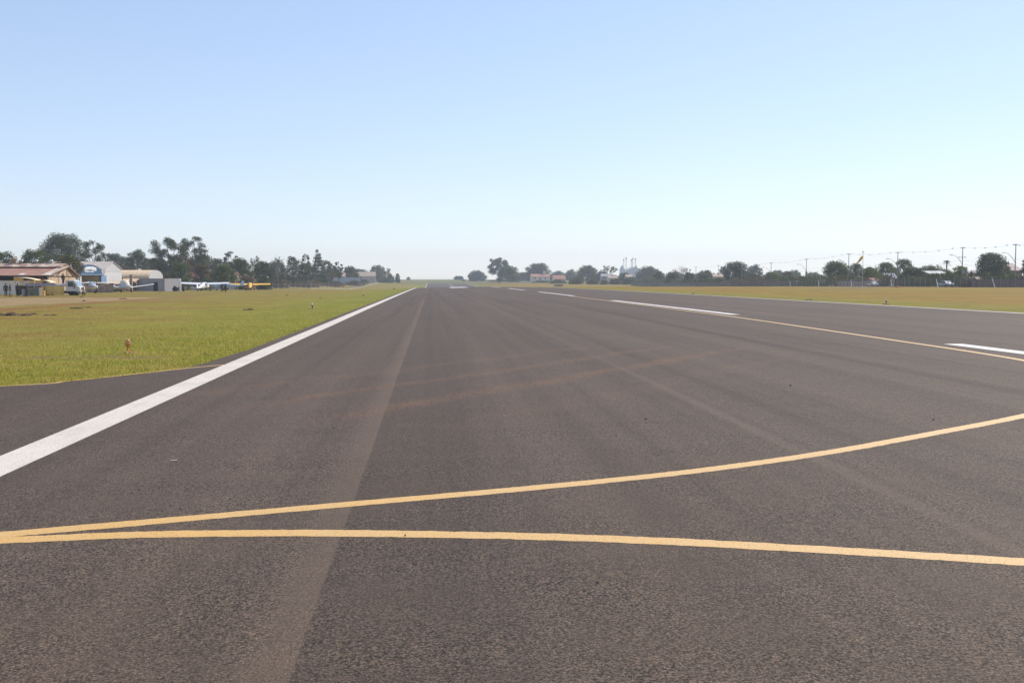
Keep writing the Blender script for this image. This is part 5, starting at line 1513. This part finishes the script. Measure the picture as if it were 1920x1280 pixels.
def tractor():
    d = 238.; x, y, z = ploc(332, d); t = thing('tractor', 'small maroon tractor by the white upright board', 'tractor', (x, y, z))
    MB().prism([(-.7, .45), (-.7, .95), (-.1, 1.0), (.0, .95), (.75, .88), (.8, .45)], 'Y', -.32, .32).build('body', 'maroon', t, bevel=.05)
    for yy in (-.55, .55): wheel(t, -.45, yy, .52, .28); wheel(t, .6, yy * .8, .3, .2)
    MB().box(-.75, -.35, -.25, .25, .96, 1.25).build('seat', 'rubber', t)
    MB().tube((.35, 0, .9), (.35, 0, 1.45), .03, .03, 6).build('exhaust', 'metal_dark', t)
tractor()
def spool():
    d = 235.5; x, y, z = ploc(343.5, d); o = MB().lathe([(.25, -.25), (.55, -.25), (.60, -.15), (.60, .15), (.55, .25), (.25, .25)], (0, 0, .6), 'X', 18).build('big_tyre', 'rubber'); o.location = (x, y, z)
    tag(o, 'big black tyre standing upright right of the white board', 'tyre')
spool()
def car(label, x, y, z, rot, body, scale=1., group=None):
    t = thing('parked_car', label, 'car', (x, y, z), rot, group)
    prof = [(-2.05, .35), (-2.1, .75), (-1.9, .92), (-1.2, .95), (-.75, 1.40), (.45, 1.42), (1.1, .98), (1.95, .86), (2.1, .65), (2.08, .35)]
    MB().prism(prof, 'Y', -.82, .82).build('body', body, t, bevel=.06)
    for s in (-1, 1):
        MB().prism([(-1.05, .97), (-.68, 1.34), (.38, 1.36), (.92, .99)], 'Y', s * .80, s * .83).build('side_window', 'glass_dark', t)
        for xx in (-1.3, 1.3): wheel(t, xx, s * .74, .31, .2)
    MB().prism([(.50, 1.40), (1.10, 1.0), (1.14, 1.02), (.54, 1.43)], 'Y', -.70, .70).build('windscreen', 'glass_sky', t)
    for s in (-.6, .6): MB().lathe([(.02, 2.09), (.12, 2.09), (.10, 2.13)], (0, s, .68), 'X', 10).build('headlight', 'glass_sky', t)
    return t
car('dark blue grey car parked behind the right fence below the palm', 118.4, 222., zt(118, 222), R(100), 'air_blue', group='cars parked along the street')
car('white car parked behind the fence right of the windsock mast', 118.4, 260., zt(118, 260), R(88), 'air_white', group='cars parked along the street')
x = atx(982, 815); car('pale car standing on the far grass left of the red tiled houses', x, 815, zt(x, 815), R(5), 'air_white')
x = atx(889, 1050)
t = thing('field_hut', 'tiny white roofed hut on the far grass slope below the wide hazy tree', 'hut', (x, 1050, zt(x, 1050)))
MB().box(-1.1, 1.1, -1, 1, 0, 1.4).build('wall', 'brown_wall', t); MB().prism([(-1.4, 1.401), (0, 1.9), (1.4, 1.401)], 'Y', -1.2, 1.2).build('roof', 'white_wall', t)

# ------------------------------------------------------------------ signs behind the right fence
for px, d, w, lab in ((1296, 470, 3.2, 'white board standing behind the left part of the right fence'),):
    x = atx(px, d); z = zt(x, d); t = thing('notice_board', lab, 'board', (x, d, z)); H = at(px, 529, d).z - z
    MB().box(-w / 2, w / 2, 0, .08, H - 1.1, H).build('panel', 'white_wall', t)
    for s in (-1, 1): MB().tube((s * w * .4, .12, 0), (s * w * .4, .12, H - .1), .06, .06, 6).build('leg', 'galvanised', t)

# ------------------------------------------------------------------ people
def grow(name, verts, edges, radii, mat, parent, sub=1):
    me = bpy.data.meshes.new(name); me.from_pydata(verts, edges, [])
    o = bpy.data.objects.new(name, me); COL.objects.link(o)
    o.modifiers.new('skin', 'SKIN')
    for i, r in enumerate(radii):
        me.skin_vertices[0].data[i].radius = r if isinstance(r, tuple) else (r, r)
    me.skin_vertices[0].data[0].use_root = True
    s = o.modifiers.new('sub', 'SUBSURF'); s.levels = sub; s.render_levels = sub
    dg = bpy.context.evaluated_depsgraph_get(); ev = o.evaluated_get(dg)
    nm = bpy.data.meshes.new_from_object(ev)
    bpy.data.objects.remove(o); bpy.data.meshes.remove(me)
    for p in nm.polygons: p.use_smooth = True
    nm.materials.clear()
    return link(name, nm, mat, parent)
def person(label, loc, rot, top, legs, H=1.74, pose='stand', skin='skin_dark', lean=0., vest=None):
    """faces local -Y"""
    k = H / 1.74
    t = thing('person', label, 'person', loc, rot, None)
    def P(*a): return tuple(q * k for q in a)
    sq = pose == 'crouch'
    hip = .92 if not sq else .42
    dz = hip - .92
    sp = .10 if pose in ('stand', 'crossed', 'profile') else .12
    st = {'walk': (.26, -.22), 'crouch': (-.25, .1)}.get(pose, (.02, -.02))
    def leg(s, f):
        if sq: return [P(s * .10, 0, hip - .02), P(s * .16, -.38, .48), P(s * .14, -.10, .08), P(s * .15, -.28, .04)]
        return [P(s * .10, 0, hip - .03), P(s * sp, -f * .55 - .02, .50), P(s * sp * 1.1, -f + .02, .09), P(s * sp * 1.25, -f - .13, .045)]
    if pose == 'crossed': arms = [[P(s * .19, 0, 1.42 + dz), P(s * .27, .0, 1.14 + dz), P(s * .05, -.20, 1.18 + dz), P(-s * .06, -.21, 1.19 + dz)] for s in (-1, 1)]
    elif pose == 'walk': arms = [[P(s * .19, 0, 1.42), P(s * .25, s * .10, 1.14), P(s * .24, s * .18 - .06, .90), P(s * .24, s * .2 - .09, .82)] for s in (-1, 1)]
    elif sq: arms = [[P(s * .19, -.14, 1.38 + dz), P(s * .25, -.30, 1.14 + dz), P(s * .14, -.52, 1.0 + dz), P(s * .13, -.58, .95 + dz)] for s in (-1, 1)]
    else: arms = [[P(s * .19, 0, 1.42), P(s * .255, .03, 1.14), P(s * .25, -.06, .89), P(s * .245, -.09, .81)] for s in (-1, 1)]
    fl = -.14 if sq else 0.
    V = [P(0, 0, hip), P(0, fl * .4, hip + .2), P(0, fl, hip + .42), P(0, fl, hip + .56), P(0, fl - .01, hip + .63), P(0, fl - .025, hip + .70), P(0, fl - .01, hip + .79)]
    rad = [(.15 * k, .11 * k), (.14 * k, .10 * k), (.17 * k, .11 * k), .06 * k, .070 * k, (.078 * k, .095 * k), .062 * k]
    E = [(i, i + 1) for i in range(6)]
    lv, le, lr = [], [], []
    for s, f in ((-1, st[0]), (1, st[1])):
        b = len(V); L = leg(s, f); V += L; rad += [.085 * k, .058 * k, .040 * k, .035 * k]; E += [(0, b), (b, b + 1), (b + 1, b + 2), (b + 2, b + 3)]
    for A in arms:
        b = len(V); V += A; rad += [.055 * k, .042 * k, .030 * k, (.042 * k, .018 * k)]; E += [(2, b), (b, b + 1), (b + 1, b + 2), (b + 2, b + 3)]
    body = grow('body', V, E, rad, skin, t)
    # fingers, nose and ears belong to the body mesh
    m = MB(); hd = Vector(V[5])
    for A in arms:
        w, h = Vector(A[2]), Vector(A[3]); dr = (h - w).normalized(); sd = dr.cross(Vector((0, 1, .3))).normalized()
        for i, L in enumerate((.065, .078, .072, .055)):
            p = h + sd * ((i - 1.5) * .019 * k); q = p + dr * (L * .6 * k) + Vector((0, -.008, 0)); m.path([p, q, q + dr * (L * .5 * k) + Vector((0, -.018, 0))], [.010 * k, .009 * k, .006 * k], 6)
        p = w.lerp(h, .6) + sd * (-.035 * k); m.path([p, p + dr * .035 * k - sd * .02 * k, p + dr * .07 * k - sd * .02 * k], [.011 * k, .010 * k, .007 * k], 6)
    m.tube(hd + Vector((0, -.088 * k, .01)), hd + Vector((0, -.108 * k, -.028)), .008, .016, 6)
    for s in (-1, 1): m.tube(hd + Vector((s * .072 * k, .012, .0)), hd + Vector((s * .088 * k, .018, .0)), .026, .02, 8)
    m.tube(hd + Vector((-.022, -.086 * k, -.055)), hd + Vector((.022, -.086 * k, -.055)), .008, .008, 6)
    n0 = len(body.data.vertices); bm = bmesh.new(); bm.from_mesh(body.data)
    vs = [bm.verts.new(v) for v in m.v]
    for f in m.f:
        try: bm.faces.new([vs[i] for i in f])
        except ValueError: pass
    bm.to_mesh(body.data); bm.free()
    m = MB()
    for s in (-1, 1): m.lathe([(.003, -.012), (.011, -.006), (.011, .006), (.003, .012)], hd + Vector((s * .03 * k, -.088 * k, .022)), 'Y', 8)
    m.build('eyes', 'hair', t)
    m = MB(); c = hd + Vector((0, .018, .045)) * k if False else Vector((hd.x, hd.y + .016, hd.z + .04 * k))
    m.lathe([(.088 * k, -.06 * k), (.094 * k, -.01 * k), (.086 * k, .04 * k), (.055 * k, .078 * k), (.01, .09 * k)], c, 'Z', 12); m.build('hair', 'hair', t, True)
    # clothes
    V2 = V[:4][:3] + [P(0, fl, hip + .50)]; r2 = [(.165 * k, .125 * k), (.16 * k, .118 * k), (.19 * k, .125 * k), .085 * k]; E2 = [(0, 1), (1, 2), (2, 3)]
    for A in arms: b = len(V2); V2 += A[:3]; r2 += [.075 * k, .058 * k, .046 * k]; E2 += [(2, b), (b, b + 1), (b + 1, b + 2)]
    grow('jacket', V2, E2, r2, top, t)
    V3 = [P(0, 0, hip + .04)]; r3 = [(.158 * k, .118 * k)]; E3 = []
    for s, f in ((-1, st[0]), (1, st[1])):
        L = leg(s, f); b = len(V3); V3 += L[:3]; r3 += [.102 * k, .074 * k, .058 * k]; E3 += [(0, b), (b, b + 1), (b + 1, b + 2)]
    grow('trousers', V3, E3, r3, legs, t)
    for s, f in ((-1, st[0]), (1, st[1])):
        L = leg(s, f); a, b = Vector(L[2]), Vector(L[3])
        m = MB(); m.loft([[(a.x + dx * .05 * k, a.y + .07 * k, z) for dx, z in ((-1, .0), (1, .0), (1, .09), (-1, .09))], [(a.x + dx * .05 * k, a.y - .02, z) for dx, z in ((-1, .0), (1, .0), (.8, .10), (-.8, .10))], [(b.x + dx * .045 * k, b.y - .05 * k, z) for dx, z in ((-1, .0), (1, .0), (.7, .05), (-.7, .05))]])
        m.build('shoe', 'shoe', t, bevel=.01)
    if vest:
        grow('vest', [P(0, 0, hip + .08), P(0, fl * .4, hip + .22), P(0, fl, hip + .42), P(0, fl, hip + .49)], [(0, 1), (1, 2), (2, 3)], [(.18 * k, .14 * k), (.178 * k, .135 * k), (.20 * k, .14 * k), (.14 * k, .11 * k)], vest, t)
    return t
def pl(px, py, d): x = atx(px, d); return (x, d, zt(x, d))
person('person in a dark jacket and dark trousers, standing sideways at the far left', pl(10.5, 554, 138), R(-150), 'cloth_charcoal', 'cloth_black')
person('person in a dark top and light khaki trousers walking at the far left', pl(18.5, 554, 137.5), R(80), 'cloth_charcoal', 'cloth_khaki', H=1.62, pose='walk')
person('broad person in black with arms folded before the carts', pl(33, 554, 138), R(10), 'cloth_navy', 'cloth_black', H=1.72, pose='crossed')
person('slim person in black standing in front of the slatted bin', pl(49, 554, 138), R(75), 'cloth_black', 'cloth_black', H=1.70)
bx, by, bz = pl(117, 530, 147)
person('dark clothed person standing up on the truck bed', (bx, by + .3, TRZ + 1.50), R(60), 'cloth_black', 'cloth_navy', H=1.72)
person('worker in an orange vest crouching at the truck nose', pl(155, 550, 145), R(50), 'cloth_khaki', 'cloth_navy', pose='crouch', vest='cloth_orange')
person('person in black on the left of the pair by the white tail dragger plane', pl(415.5, 545, 216), R(30), 'cloth_black', 'cloth_black', H=1.66)
person('person in black on the right of the pair by the white tail dragger plane', pl(422.5, 545, 216), R(-30), 'cloth_navy', 'cloth_black', H=1.66)

# ------------------------------------------------------------------ haze over the whole airfield
def haze():
    SC.cycles.volume_bounces = 2
    o = MB().box(-1600, 1600, -90, 2400, -40, 60).build('haze', None)
    k = bpy.data.materials.new('haze'); k.use_nodes = True; n, l = k.node_tree.nodes, k.node_tree.links; n.clear()
    out = n.new('ShaderNodeOutputMaterial'); v = n.new('ShaderNodeVolumePrincipled')
    v.inputs['Color'].default_value = (.74, .84, .98, 1); v.inputs['Density'].default_value = .00028; v.inputs['Anisotropy'].default_value = .2
    l.new(v.outputs[0], out.inputs['Volume'])
    o.data.materials.append(k)
    tag(o, 'pale blue haze lying over the whole airfield', 'haze', kind='stuff')
haze()
